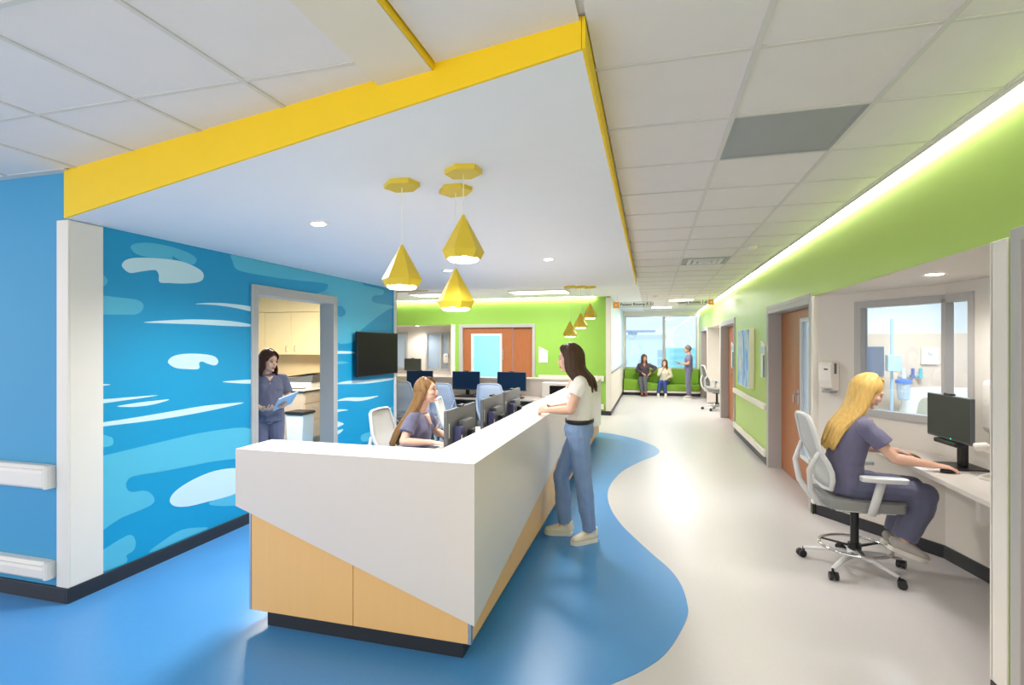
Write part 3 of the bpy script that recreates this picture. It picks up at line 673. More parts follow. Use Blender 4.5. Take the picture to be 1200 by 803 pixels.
def keyboard(loc, rz, label):
    r = thing('keyboard', label, 'keyboard', loc, rz)
    MB().box(-0.075, 0.075, -0.22, 0.22, 0, 0.014).build('case', M_BLACK, r, bevel=0.004)
    k = MB()
    for i in range(5):
        for j in range(15): k.box(-0.065 + i * 0.026, -0.065 + i * 0.026 + 0.021, -0.21 + j * 0.0282, -0.21 + j * 0.0282 + 0.023, 0.014, 0.02)
    k.build('keys', mat('key_grey', '#2A2B2E', 0.5), r)['kind'] = 'stuff'
    return r
for u, lab in ((545.5, 'black keyboard on the back desk below the middle monitor'), (599, 'black keyboard on the back desk below the monitor by the solid door leaf')):
    keyboard((on_y(u, 440, 8.55).x, 8.55, 0.745), PI / 2, lab)
def mouse(loc, rz, label):
    r = thing('computer_mouse', label, 'mouse', loc, rz)
    MB().ball((0, 0, 0.012), (0.052, 0.03, 0.02)).build('shell', M_BLACK, r, smooth=True)
    MB().box(0.02, 0.035, -0.003, 0.003, 0.025, 0.034).build('wheel', M_DARK, r)
# desk phone and white touch-screen device on the back desk
p = on_y(566, 440, 8.7)
r = thing('desk_phone', 'dark desk phone standing on the back desk right of the middle monitor', 'phone', (p.x, 8.66, 0.745))
MB().prism([(-0.10, 0), (0.09, 0), (0.09, 0.17), (0.05, 0.17)], lambda a, b: (-0.10, a, b), lambda a, b: (0.10, a, b)).build('body', M_DARK, r, bevel=0.004)
MB().tube([(-0.075, -0.10, 0.05), (-0.075, -0.04, 0.13), (-0.075, 0.03, 0.21)], [0.026, 0.016, 0.026], 8).build('handset', M_BLACK, r, smooth=True)
MB().box(-0.02, 0.08, 0.0, 0.004, 0.10, 0.155, Matrix.Translation((0, 0.005, 0)) @ Matrix.Rotation(-0.7, 4, 'X')).build('display', M_GPLAS, r)
p = on_y(652, 458, 8.75)
r = thing('touch_terminal', 'white boxy terminal with small dark screen at the corner of the back desk', 'device', (p.x, 8.75, 0.745))
MB().box(-0.25, 0.22, -0.05, 0.18, 0, 0.27).build('body', M_WHITE, r, bevel=0.015)
MB().box(-0.11, 0.17, -0.058, -0.05, 0.07, 0.22).build('screen', M_SCREEN, r, bevel=0.004)
MB().box(-0.20, 0.20, -0.22, -0.05, 0, 0.05).build('paper_tray', M_GPLAS, r, bevel=0.006)

# ================================================================== TASK CHAIRS (local: sitter faces +X)
def make_chair(label, seat_h=0.47, ring=False, mesh=M_MESH, frame=M_GPLAS, group=None, back_h=0.56, arms=True):
    r = thing('task_chair', label, 'chair', group=group)
    H = seat_h
    pl = [(-0.23, -0.20), (-0.20, -0.23), (0.0, -0.25), (0.2, -0.24), (0.26, -0.18), (0.27, 0), (0.26, 0.18), (0.2, 0.24), (0.0, 0.25), (-0.20, 0.23), (-0.23, 0.20), (-0.24, 0)]
    pl = catmull(pl, 3)
    MB().prism(pl, lambda a, b: (a, b, H - 0.065), lambda a, b: (a, b, H)).build('seat', M_SEAT, r, bevel=0.022, seg=3, smooth=True)
    MB().box(-0.18, 0.20, -0.19, 0.19, H - 0.09, H - 0.066).build('seat_pan', frame, r, bevel=0.01)
    # back: bent outer hoop with a mesh panel
    def bx(z): return -0.245 - 0.10 * ((z - H) / back_h) ** 1.5 + 0.05 * math.sin(PI * min(1, (z - H) / (0.6 * back_h)))
    side = []
    for i in range(9):
        t = i / 8; z = H + 0.07 + t * (back_h - 0.07); wd_ = 0.215 + 0.025 * math.sin(PI * t) - 0.035 * t
        side.append((bx(z), wd_, z))
    zt = H + back_h
    hoop = side + [(bx(zt) - 0.004, 0.14, zt + 0.022), (bx(zt) - 0.006, 0.0, zt + 0.028), (bx(zt) - 0.004, -0.14, zt + 0.022)] + [(x, -y, z) for x, y, z in reversed(side)]
    hoop = hoop + [(hoop[0][0] - 0.01, -0.10, H + 0.055), (hoop[0][0] - 0.01, 0.10, H + 0.055), hoop[0]]
    fr = MB().tube(hoop, [(0.018, 0.013)] * len(hoop), 8, cap=False).build('back_frame', frame, r, smooth=True)
    vs = []; fs = []
    for i, (x, y, z) in enumerate(side):
        for j in range(7):
            q = -1 + 2 * j / 6
            vs.append((x - 0.018 * (1 - q * q), q * y, z + (0.03 if i == 8 else 0) * (1 - q * q)))
    o = len(vs); vs += [(x + 0.006, y, z) for x, y, z in vs]
    for i in range(8):
        for j in range(6):
            a = i * 7 + j; fs.append((a, a + 1, a + 8, a + 7)); fs.append((a + o, a + o + 7, a + o + 8, a + o + 1))
    edge = [j for j in range(7)] + [i * 7 + 6 for i in range(1, 9)] + [56 + j for j in range(5, -1, -1)] + [i * 7 for i in range(7, 0, -1)]
    for k in range(len(edge)):
        a, b = edge[k], edge[(k + 1) % len(edge)]; fs.append((a, a + o, b + o, b))
    MB().add(vs, fs).build('back_mesh', mesh, r, smooth=True)
    for s in (-1, 1):    # forked back support
        MB().tube([(-0.12, s * 0.05, H - 0.09), (-0.27, s * 0.09, H - 0.06), (-0.335, s * 0.15, H + 0.05), (-0.355, s * 0.19, H + 0.20), (bx(H + 0.33) - 0.012, s * 0.225, H + 0.34)], [(0.016, 0.022), (0.018, 0.024), (0.016, 0.022), (0.014, 0.02), (0.012, 0.016)], 8).build('back_support', frame, r, smooth=True)
    if arms:
        for s in (-1, 1):
            a = MB().tube([(0.02, s * 0.20, H - 0.08), (0.01, s * 0.285, H - 0.07), (0.03, s * 0.295, H + 0.02), (0.07, s * 0.295, H + 0.175)], [(0.03, 0.014)] * 4, 8, ref=(1, 0, 0)).build('arm_post', frame, r, smooth=True)
            MB().prism(catmull([(-0.10, -0.04), (0.12, -0.045), (0.155, 0), (0.12, 0.045), (-0.10, 0.04), (-0.13, 0)], 4), lambda p, q: (p + 0.07, q + s * 0.29, H + 0.165), lambda p, q: (p + 0.07, q + s * 0.29, H + 0.195)).build('arm_pad', frame, r, bevel=0.01, seg=3, smooth=True)
    MB().lathe([(0.10, H - 0.115), (0.11, H - 0.09), (0.06, H - 0.09)], 14).box(-0.1, 0.14, -0.07, 0.07, H - 0.125, H - 0.09).build('tilt_mechanism', M_BLACK, r)
    MB().lathe([(0.036, 0.10), (0.036, 0.16), (0.028, 0.165), (0.028, H - 0.12)], 14).build('gas_column', M_BLACK, r, smooth=False)
    MB().lathe([(0.05, 0.075), (0.058, 0.10), (0.045, 0.135), (0.038, 0.14)], 16).build('base_hub', frame, r, smooth=False)
    for k in range(5):
        a = math.radians(13 + 72 * k); c, s = math.cos(a), math.sin(a)
        lg = MB().tube([(c * 0.04, s * 0.04, 0.11), (c * 0.18, s * 0.18, 0.102), (c * 0.335, s * 0.335, 0.072)], [(0.028, 0.02), (0.024, 0.015), (0.016, 0.011)], 8, ref=(-s, c, 0)).build('base_leg', frame, r, smooth=True)
        M = Matrix.Translation((c * 0.335, s * 0.335, 0.03)) @ Matrix.Rotation(a + 0.7, 4, 'Z')
        ca = MB()
        for d in (-0.017, 0.017):
            ca.tube([M @ Vector((0.018, d - 0.011, 0)), M @ Vector((0.018, d + 0.011, 0))], 0.029, 14)
        ca.tube([(c * 0.335, s * 0.335, 0.03), (c * 0.335, s * 0.335, 0.078)], 0.009, 6)
        ca.build('caster', M_BLACK, lg)
    if ring:
        pts = [(0.23 * math.cos(2 * PI * i / 28), 0.23 * math.sin(2 * PI * i / 28), 0.165) for i in range(29)]
        rg = MB().tube(pts, 0.012, 8, cap=False).build('foot_ring', M_CHROME, r, smooth=True)
        sp = MB()
        for k in range(3):
            a = 0.5 + 2 * PI * k / 3; sp.tube([(0.03 * math.cos(a), 0.03 * math.sin(a), 0.16), (0.23 * math.cos(a), 0.23 * math.sin(a), 0.165)], [(0.02, 0.008), (0.012, 0.006)], 8, ref=(-math.sin(a), math.cos(a), 0))
        sp.lathe([(0.045, 0.145), (0.045, 0.185)], 14)
        sp.build('ring_bracket', M_BLACK, rg)
    return r
ch = make_chair('white framed drafting chair with foot ring under the blond nurse', 0.555, True)
place(ch, (1.47, 4.38, 0), 0.0)
c0 = make_chair('grey backed task chair under the nurse inside the counter', 0.47, False, M_MESH, M_GPLAS, 'task chairs inside the nurse station', 0.55)
place(c0, (-2.2, 4.48, 0), 0.0)
c1 = copy_tree(c0); c1['label'] = 'empty grey backed task chair behind the seated nurse, turned to the counter'; place(c1, (-2.05, 5.62, 0), 0.25)
c2 = make_chair('pale blue mesh backed task chair facing the middle back desk monitor', 0.47, False, M_BMESH, mat('blue_grey_plastic', '#B4C3D8', 0.4), 'task chairs inside the nurse station', 0.57, arms=False)
place(c2, (on_y(525, 450, 7.75).x, 7.75, 0), PI / 2)
c3 = copy_tree(c2); c3['label'] = 'pale blue mesh backed task chair facing the back desk monitor by the solid door leaf'; place(c3, (on_y(581, 450, 7.85).x, 7.85, 0), PI / 2)
c5 = copy_tree(c2); c5['label'] = 'pale blue mesh backed task chair by the end of the mural wall'; place(c5, (on_y(478, 450, 7.9).x, 7.95, 0), PI / 2)
c4 = make_chair('task chair with black base rolled up to the far corridor nook', 0.55, True, mat('dark_mesh_fabric', '#6C6A68', 0.8), M_GPLAS)
place(c4, (1.62, 14.0, 0), 0.15)

# ================================================================== DESK NOOK ON THE RIGHT
DZ = 0.80
nd = thing('nook_desk', 'white shelf desk built into the near right nook', 'desk', (2.1, 4.0, 0)); og = (2.1, 4.0, 0)
MB().prism([(1.805, 2.93), (2.42, 2.93), (2.285, 4.30), (2.205, 4.74), (1.805, 5.29)], lambda a, b: (a, b, DZ - 0.032), lambda a, b: (a, b, DZ)).build('desktop', mat('nook_laminate', '#DAD3CB', 0.35, var=0.02), nd, bevel=0.003, org=og)
for y in (4.05, 3.1): MB().box(2.08, 2.29, y, y + 0.045, 0.50, DZ - 0.032).build('bracket', M_WHITE, nd, bevel=0.004, org=og)
m = make_monitor('grey screened monitor with green standby light in front of the blond nurse', 0.50, 0.315, 0.195, M_SCRN2)
place(m, (2.06, 4.33, DZ), PI + 0.05)
MB().box(0.0302, 0.0312, 0.035, 0.045, 0.203, 0.213).build('standby_light', mat('green_led', '#20C890', 0.4, var=0, emit='#20E0A0', estr=1.5), m)
MB().box(-0.02, 0.05, -0.13, 0.13, 0.16, 0.192).build('sound_bar', M_BLACK, m, bevel=0.008)
keyboard((1.885, 4.68, DZ), 0.0, 'black keyboard under the hand of the blond nurse')
mouse((1.95, 4.135, DZ), 0.0, 'black mouse under the hand of the blond nurse')
MB_c = MB().tube([(2.005, 4.135, DZ + 0.006), (2.05, 4.16, DZ + 0.005), (2.12, 4.183, DZ + 0.005), (2.26, 4.187, DZ + 0.005)], 0.0035, 6)
tag(MB_c.build('mouse_cable', M_GPLAS, smooth=True), 'thin cable trailing from the mouse across the nook desk', 'cable')
r = thing('barcode_scanner', 'white handheld scanner on a round stand beside the nook monitor', 'scanner', (2.13, 4.0, DZ), PI)
MB().lathe([(0.0, 0), (0.075, 0), (0.075, 0.012), (0.045, 0.03), (0.0, 0.034)], 20).build('stand_foot', M_WHITE, r, smooth=True)
MB().tube([(0, 0, 0.03), (-0.01, 0, 0.09), (0.0, 0, 0.15)], [0.02, 0.015, 0.02], 10).build('stem', M_WHITE, r, smooth=True)
MB().tube([(-0.03, 0, 0.13), (0.0, 0, 0.18), (0.05, 0, 0.21), (0.10, 0, 0.205)], [0.018, 0.024, 0.03, 0.028], 10).build('head', M_WHITE, r, smooth=True)
r = thing('wall_panel_device', 'tall rounded white device hung on the nook wall right of the window', 'device', (2.30, 4.22, 1.07))
MB().box(-0.10, -0.01, -0.06, 0.06, 0, 0.36).build('shell', M_WHITE, r, bevel=0.035, seg=4)
MB().box(-0.07, -0.02, -0.03, 0.03, -0.07, 0.01).build('hook', M_GPLAS, r, bevel=0.01)

def dispenser(loc, rz, label):
    r = thing('soap_dispenser', label, 'dispenser', loc, rz)   # local: mounted on x=0, front to -X
    pf = [(0, 0), (-0.06, 0.0), (-0.10, 0.03), (-0.115, 0.10), (-0.115, 0.24), (-0.10, 0.27), (0, 0.275)]
    MB().prism(pf, lambda a, b: (a, -0.065, b), lambda a, b: (a, 0.065, b)).build('housing', M_WHITE, r, bevel=0.012, seg=3)
    MB().box(-0.10, -0.005, -0.045, 0.045, -0.022, 0.003).build('nozzle', mat('dispenser_grey', '#9D9D9F', 0.5), r, bevel=0.008)
    MB().box(-0.1165, -0.115, -0.035, 0.005, 0.195, 0.21).build('logo', M_DARK, r)
    MB().box(-0.07, -0.04, -0.067, -0.065, 0.16, 0.26).build('sight_window', M_DARK, r)
    return r
aA = math.atan2(P1[1] - P0[1], P1[0] - P0[0])
dA = Vector((P1[0] - P0[0], P1[1] - P0[1])).normalized()
q = Vector(P0) + dA * 0.185
dispenser((q.x, q.y, 1.235), aA + PI / 2, 'white soap dispenser on the nook wall left of the window')
dispenser((2.35, 14.9, 1.25), 0.0, 'white soap dispenser in the far corridor nook')
pd = on_y(524, 425, 13.2)
dispenser((pd.x, wz, 1.15), PI / 2, 'white soap dispenser in the back green wall nook')
r = thing('paper_towel_box', 'small white box under the far nook soap dispenser', 'dispenser', (2.35, 14.85, 0.95))
MB().box(-0.10, 0, -0.12, 0.12, 0, 0.14).build('case', M_WHITE, r, bevel=0.008)
MB().box(-0.10, -0.05, -0.10, 0.10, -0.004, 0.0).build('slot', M_DARK, r)

# patient room furniture behind the window
def pr(u, v, y=8.6): return on_y(u, v, y)
p = pr(1102, 480, 8.3)
r = thing('hospital_bed', 'white hospital bed seen through the nook window', 'bed', (p.x + 0.3, 7.9, 0), 0)
MB().box(-0.48, 0.48, -0.95, 1.0, 0.32, 0.42).build('bed_frame', M_GPLAS, r, bevel=0.02)
MB().box(-0.44, 0.44, -0.95, 0.95, 0.421, 0.60).build('mattress', M_WHITE, r, bevel=0.05, seg=3)
MB().prism(catmull([(-0.5, 0.4), (-0.5, 0.9), (-0.40, 1.02), (0, 1.05), (0.40, 1.02), (0.5, 0.9), (0.5, 0.4), (0, 0.38)], 4), lambda a, b: (a, 0.98, b), lambda a, b: (a, 1.03, b)).build('headboard', M_WHITE, r, bevel=0.012, smooth=False)
MB().prism(catmull([(-0.5, 0.4), (-0.5, 0.75), (-0.40, 0.85), (0, 0.86), (0.40, 0.85), (0.5, 0.75), (0.5, 0.4), (0, 0.38)], 4), lambda a, b: (a, -1.02, b), lambda a, b: (a, -0.97, b)).build('footboard', M_WHITE, r, bevel=0.012)
for s in (-1, 1): MB().prism(catmull([(-0.3, 0.45), (-0.35, 0.75), (-0.2, 0.93), (0.3, 0.95), (0.5, 0.8), (0.5, 0.45), (0.1, 0.42)], 4), lambda a, b: (s * 0.50, a, b), lambda a, b: (s * 0.525, a, b)).build('side_rail', M_WHITE, r, bevel=0.006)
MB().box(-0.3, 0.3, 0.45, 0.85, 0.60, 0.72).build('pillow', M_PAPER, r, bevel=0.05, seg=3)
for sx in (-0.4, 0.4):
    for sy in (-0.8, 0.8): MB().tube([(sx, sy, 0.32), (sx, sy, 0.08)], 0.02, 8).tube([(sx - 0.02, sy, 0.06), (sx + 0.02, sy, 0.06)], 0.06, 14).build('leg', M_GPLAS, r)
p = pr(1045, 450, 8.8)
r = thing('iv_pole', 'pale blue infusion pole with pump seen through the nook window', 'iv pole', (p.x, 8.8, 0))
MB().tube([(0, 0, 0.05), (0, 0, 2.05)], 0.02, 8).build('pole', mat('pale_blue_metal', '#9CC4EC', 0.35, var=0.02), r)
for k in range(5): MB().tube([(0, 0, 0.09), (0.28 * math.cos(k * 1.2566), 0.28 * math.sin(k * 1.2566), 0.05)], 0.014, 6).ball((0.28 * math.cos(k * 1.2566), 0.28 * math.sin(k * 1.2566), 0.03), 0.03, 8, 6).build('base_leg', M_GPLAS, r)
MB().box(-0.10, 0.08, -0.13, -0.02, 1.28, 1.52).build('pump', mat('pump_blue', '#A8C6EE', 0.4), r, bevel=0.012)
MB().lathe([(0.06, 0.86), (0.075, 0.88), (0.085, 1.08), (0.085, 1.1)], 14, (0.14, -0.02, 0)).build('canister', glass_mat('canister_clear', '#D8E6F6', 0.5), r)
MB().lathe([(0.10, 1.1), (0.10, 1.15), (0.04, 1.17)], 14, (0.14, -0.02, 0)).build('canister_lid', mat('canister_blue', '#3E74E0', 0.4), r)
for u, c, lab in ((1058, '#E8ECEE', 'white flow meter on the headwall left of two others'), (1069, '#4B58A8', 'indigo flow meter between the white and the teal one'), (1078, '#35B7BE', 'teal flow meter on the headwall nearest the bed')):
    p = on_y(u, 441, 9.1)
    r = thing('flow_meter', lab, 'medical outlet', (p.x, 9.17, p.z))
    MB().lathe([(0.045, 0), (0.045, 0.03), (0.035, 0.05)], 14).build('plate', M_GPLAS, r)
    r.children[0].rotation_euler = (PI / 2, 0, 0)
    MB().tube([(0, -0.05, 0.0), (0, -0.10, 0.0)], 0.03, 10).tube([(0, -0.09, -0.03), (0, -0.09, 0.12)], 0.022, 10).build('knob', mat('fm' + c[1:], c, 0.4), r)
p = on_y(1023, 420, 9.15)
tag(MB().box(-0.16, 0.14, -0.05, 0, -0.28, 0.18).box(-0.14, 0.12, -0.055, -0.05, -0.26, 0.16).build('wall_screen', mat('slate_blue', '#52607E', 0.35), bevel=0.006), 'slate blue wall screen seen at the left of the nook window', 'screen').location = (p.x, 9.17, p.z)
p = on_y(1089, 417, 9.15)
tag(MB().box(-0.11, 0.11, -0.05, 0, -0.13, 0.13).tube([(0, -0.05, 0.05), (0, -0.09, 0.05)], 0.03, 10).box(-0.05, 0.05, -0.06, -0.05, -0.09, -0.03).build('wall_regulator', M_WHITE, bevel=0.006), 'square white box on the beige headwall above the bed', 'medical outlet').location = (p.x, 9.17, p.z)

# ================================================================== SUPPLY ROOM BEHIND THE DOORWAY
yc = 7.88
xs_ = [on_y(u, 400, yc).x for u in (296, 310.3, 341.1, 373, 388)]
zt_, zb_ = 2.255, 1.49
r = thing('wall_cabinet', 'cream wall cabinet with two doors seen through the doorway', 'cabinet', (xs_[2], yc, zb_)); og = (xs_[2], yc, zb_)
MB().box(xs_[0] - 0.4, xs_[4], yc + 0.022, 8.25, zb_, zt_).build('carcass', M_CREAM, r, org=og)
for i, hx in ((1, -0.09), (2, 0.09)):
    d = MB().box(xs_[i] + 0.003, xs_[i + 1] - 0.003, yc, yc + 0.02, zb_ + 0.003, zt_ - 0.003).build('door', M_CREAM, r, bevel=0.002, org=og)
    hx = xs_[2] + hx
    MB().tube([(hx, yc, zb_ + 0.05), (hx, yc - 0.03, zb_ + 0.06), (hx, yc - 0.03, zb_ + 0.15), (hx, yc, zb_ + 0.16)], 0.006, 8).build('handle', M_ALU, d, org=og)
for q0, q1 in ((xs_[0] - 0.4, xs_[1] - 0.003), (xs_[3] + 0.003, xs_[4])): MB().box(q0, q1, yc, yc + 0.02, zb_, zt_).build('filler_panel', M_CREAM, r, org=og)
MB().box(xs_[0] - 0.4, xs_[4], yc + 0.006, 8.25, zt_ + 0.005, 2.6).build('bulkhead', M_CREAM, r, org=og)
r = thing('base_cabinet', 'taupe base cabinet with drawers and white top seen through the doorway', 'cabinet', (-5.47, 7.2, 0)); og = (-5.47, 7.2, 0)
TAUPE = mat('taupe_laminate', '#B7A898', 0.5, var=0.04)
MB().box(-6.6, -5.49, 7.22, 8.2, 0.1, 0.89).box(-6.5, -5.55, 7.3, 8.2, 0, 0.1).build('carcass', TAUPE, r, org=og)
MB().box(-6.65, -5.45, 7.18, 8.24, 0.91, 0.935).build('counter_top', M_WHITE, r, bevel=0.003, org=og)
MB().box(-6.63, -5.465, 7.195, 8.23, 0.89, 0.91).build('counter_edge', M_BLACK, r, org=og)
for y0, y1 in ((7.23, 7.70), (7.71, 8.19)):
    for z0, z1 in ((0.70, 0.88), (0.42, 0.69), (0.12, 0.41)):
        d = MB().box(-5.49, -5.47, y0, y1, z0, z1).build('drawer', TAUPE, r, bevel=0.002, org=og)
        ym = (y0 + y1) / 2; MB().tube([(-5.47, ym - 0.06, z1 - 0.05), (-5.44, ym - 0.055, z1 - 0.05), (-5.44, ym + 0.055, z1 - 0.05), (-5.47, ym + 0.06, z1 - 0.05)], 0.006, 8).build('handle', M_ALU, d, org=og)
r = thing('office_printer', 'grey printer with raised black lid on the supply room counter', 'printer', (-5.75, 7.62, 0.935))
MB().box(-0.27, 0.27, -0.24, 0.24, 0, 0.10).build('body', M_GPLAS, r, bevel=0.02)
MB().prism([(-0.26, 0.10), (-0.26, 0.16), (0.27, 0.23), (0.30, 0.22), (0.28, 0.10)], lambda a, b: (a, -0.22, b), lambda a, b: (a, 0.22, b)).build('scanner_bed', M_DARK, r, bevel=0.01)
MB().prism([(-0.28, 0.17), (-0.28, 0.185), (0.28, 0.26), (0.31, 0.245)], lambda a, b: (a, -0.24, b), lambda a, b: (a, 0.24, b)).build('lid', M_BLACK, r, bevel=0.006)
MB().box(-0.15, 0.2, -0.40, -0.24, 0.02, 0.035).build('paper_tray', M_WHITE, r)
r = thing('waste_bin', 'white bin with black lid standing beside the base cabinet', 'bin', (-5.35, 6.95, 0))
MB().prism([(-0.13, 0), (0.13, 0), (0.16, 0.58), (-0.16, 0.58)], lambda a, b: (a, -0.14, b), lambda a, b: (a, 0.14, b)).build('body', M_GPLAS, r, bevel=0.02, seg=3)
MB().box(-0.17, 0.17, -0.16, 0.16, 0.58, 0.625).build('lid', M_BLACK, r, bevel=0.015)

# ================================================================== LAMPS
def make_pendant(label, group):
    """origin at the ceiling; local Z down is negative; cord length is set per copy"""
    return None
def pendant(x, y, zc, z_apex, label, group, s=1.0, ph=0.0, light=8):
    r = thing('pendant_lamp', label, 'lamp', (x, y, zc), ph, group)
    c = MB()
    n = 6
    bot = [(0.105 * math.cos(2 * PI * k / n), 0.105 * math.sin(2 * PI * k / n)) for k in range(n)]
    c.prism(bot, lambda a, b: (a, b, -0.022 + 0.0612 * a), lambda a, b: (a, b, 0.012 + 0.0612 * a))
    c.build('canopy', M_PEND, r, bevel=0.002)
    za = z_apex - zc
    MB().tube([(0, 0, -0.02), (0, 0, za)], 0.0028, 6).build('cord', mat('pale_cord', '#EDE9D8', 0.5, var=0), r)
    H, W, b = 0.245 * s, 0.118 * s, 0.096 * s
    # faceted shade, open below: outer and inner skins
    def ringz(rad, z, off=0.0): return [(rad * math.cos(2 * PI * k / 6 + off), rad * math.sin(2 * PI * k / 6 + off), z) for k in range(6)]
    v = ringz(0.007, za) + ringz(W, za - H * 0.83) + ringz(b, za - H) + ringz(b - 0.006, za - H) + ringz(W - 0.008, za - H * 0.83) + ringz(0.004, za - 0.02)
    f = []
    for i in range(5):
        for k in range(6): f.append((i * 6 + k, i * 6 + (k + 1) % 6, (i + 1) * 6 + (k + 1) % 6, (i + 1) * 6 + k))
    f += [tuple(range(6)), tuple(range(30, 36))]
    MB().add(v, f).build('shade', M_PEND, r)
    MB().lathe([(b - 0.01, za - H + 0.012), (b - 0.01, za - H - 0.004), (b - 0.022, za - H - 0.014)], 18).build('diffuser', mat('pendant_diffuser', '#FFFFFF', 0.6, var=0, emit='#FFFDF6', estr=4), r)
    l = bpy.data.lights.new('lamp_glow', 'SPOT'); l.energy = light; l.spot_size = 2.6; l.spot_blend = 0.6; l.shadow_soft_size = 0.05; l.color = (1, 0.96, 0.88)
    o = bpy.data.objects.new('lamp_glow', l); COL.objects.link(o); o.parent = r; o.location = (0, 0, za - H - 0.03)
    return r
for u, v, ua, va, lab, ph in ((471, 215, 471, 287, 'yellow faceted pendant lamp hung over the counter, the one nearest the mural', 0.30),
                              (543, 199, 543, 252, 'yellow faceted pendant lamp hung highest of the three over the counter', 0.45),
                              (534, 221, 535, 315, 'yellow faceted pendant lamp hung lowest of the three over the counter', 0.15)):
    z = 2.63
    for _ in range(6):
        p = on_z(u, v, z); z = soff_z(p.x)
    t = (p.y) / ray(u, v).y
    pendant(p.x, p.y, z - 0.004, EYE + t * (HOR - va) / FPX, lab, 'yellow pendant lamps over the counter', 1.0, ph)
for u, va, lab, y in ((668, 377, 'small far yellow pendant lamp hung lowest of the far three', 8.35), (680.5, 367, 'small far yellow pendant lamp, the middle one of the far three', 8.5), (691.5, 356, 'small far yellow pendant lamp hung highest of the far three', 8.65)):
    p = on_y(u, va, y)
    pendant(p.x, y, soff_z(p.x) - 0.004, p.z, lab, 'yellow pendant lamps at the far counter corner', 1.0, 0.3, 6)
def downlight(x, y, z, label, power, tilt=0.0):
    r = thing('downlight', label, 'light', (x, y, z)); r.rotation_euler = (0, tilt, 0)
    MB().lathe([(0.05, -0.004), (0.075, -0.006), (0.08, 0.0), (0.05, 0.004)], 24).build('trim_ring', M_WHITE, r, smooth=False)
    MB().lathe([(0.048, -0.0075), (0.048, -0.002), (0.02, -0.002)], 20).build('lens', mat('downlight_lens', '#FFFFFF', 0.6, var=0, emit='#FFFFFF', estr=12), r)
    l = bpy.data.lights.new('lamp_glow', 'SPOT'); l.energy = power; l.spot_size = 2.75; l.spot_blend = 0.8; l.shadow_soft_size = 0.16; l.color = (1, 0.97, 0.93)
    o = bpy.data.objects.new('lamp_glow', l); COL.objects.link(o); o.parent = r; o.location = (0, 0, -0.03)
for u, v, lab in ((373, 262, 'round recessed downlight in the soffit by the mural doorway'), (643, 304, 'round recessed downlight in the soffit over the far long counter'), (525, 317, 'round recessed downlight in the soffit behind the pendant lamps')):
    z = 2.6
    for _ in range(8):
        p = on_z(u, v, z); z = soff_z(p.x)
    downlight(p.x, p.y, z, lab, 210, -0.0612)
p = on_z(1095, 321, NK); downlight(p.x, p.y, NK, 'round recessed downlight in the ceiling of the near right nook', 45)
downlight(on_y(490, 400, 12.85).x, 12.8, 2.18, 'downlight added to brighten the back green wall nook', 60)  # added source that lifts the dark walls of the nook
downlight(2.05, 14.2, NK, 'recessed downlight in the ceiling of the far corridor nook', 45)

# ================================================================== CEILING AND WALL FITTINGS
r = thing('air_vent', 'plain grey perforated return air panel in the tile ceiling', 'vent', ((xs[1] + xs[2]) / 2, ygrid[6] + G / 2, CEIL + 0.006))
M_VENT = mat('vent_grey', '#9FA2A4', 0.5, metal=0.2, var=0.03, bump=0.3, bscale=500)
MB().box(-0.275, 0.275, -0.277, 0.277, 0, 0.02).build('perforated_panel', M_VENT, r)
MB().box(-0.29, -0.275, -0.292, 0.292, -0.003, 0.02).box(0.275, 0.29, -0.292, 0.292, -0.003, 0.02).box(-0.275, 0.275, -0.292, -0.277, -0.003, 0.02).box(-0.275, 0.275, 0.277, 0.292, -0.003, 0.02).build('frame', M_VENT, r)
r = thing('air_diffuser', 'square ceiling air diffuser with nested louvre rings further along the corridor', 'vent', ((xs[1] + xs[2]) / 2, ygrid[13] + G / 2, CEIL + 0.004))
for k in range(4):
    a = 0.29 - k * 0.07; z = -0.004 - k * 0.006
    M_ = MB()
    for s in (-1, 1):
        M_.box(-a, a, s * a - (0.05 if s > 0 else 0), s * a + (0 if s > 0 else 0.05), z, z + 0.01)
        M_.box(s * a - (0.05 if s > 0 else 0), s * a + (0 if s > 0 else 0.05), -a + 0.05, a - 0.05, z, z + 0.01)
    M_.build('louvre_ring', M_GPLAS if k else M_VENT, r)
MB().box(-0.29, 0.29, -0.29, 0.29, 0.012, 0.02).build('backing', M_VENT, r)
for x, y, lab in ((0.72, 13.4, 'bright square ceiling light in front of the corridor end'), (0.30, 15.9, 'bright square ceiling light nearest the end window')):
    r = thing('ceiling_light', lab, 'light', (x, y, CEIL))
    MB().box(-0.28, 0.28, -0.28, 0.28, -0.006, 0.004).build('diffuser', M_LAMPD, r)
    MB().box(-0.30, -0.28, -0.3, 0.3, -0.01, 0.004).box(0.28, 0.30, -0.3, 0.3, -0.01, 0.004).box(-0.28, 0.28, -0.3, -0.28, -0.01, 0.004).box(-0.28, 0.28, 0.28, 0.3, -0.01, 0.004).build('frame', M_WHITE, r)
    area_lamp('lamp_glow', (0, 0, -0.02), 0.5, 0.5, 45, (1, 0.98, 0.95), r)
for x, y, lab in ((0.1, 12.2, 'small white sprinkler head in front of the hanging signs'), (1.1, 6.3, 'small white smoke detector on the ceiling near the glowing strip')):
    r = thing('ceiling_sensor', lab, 'sensor', (x, y, CEIL))
    MB().lathe([(0.055, 0.002), (0.055, -0.012), (0.035, -0.035), (0.02, -0.04)], 18).build('body', M_WHITE, r, smooth=True)
    MB().lathe([(0.07, 0.004), (0.07, -0.004), (0.056, -0.006)], 18).build('base_ring', M_GPLAS, r)

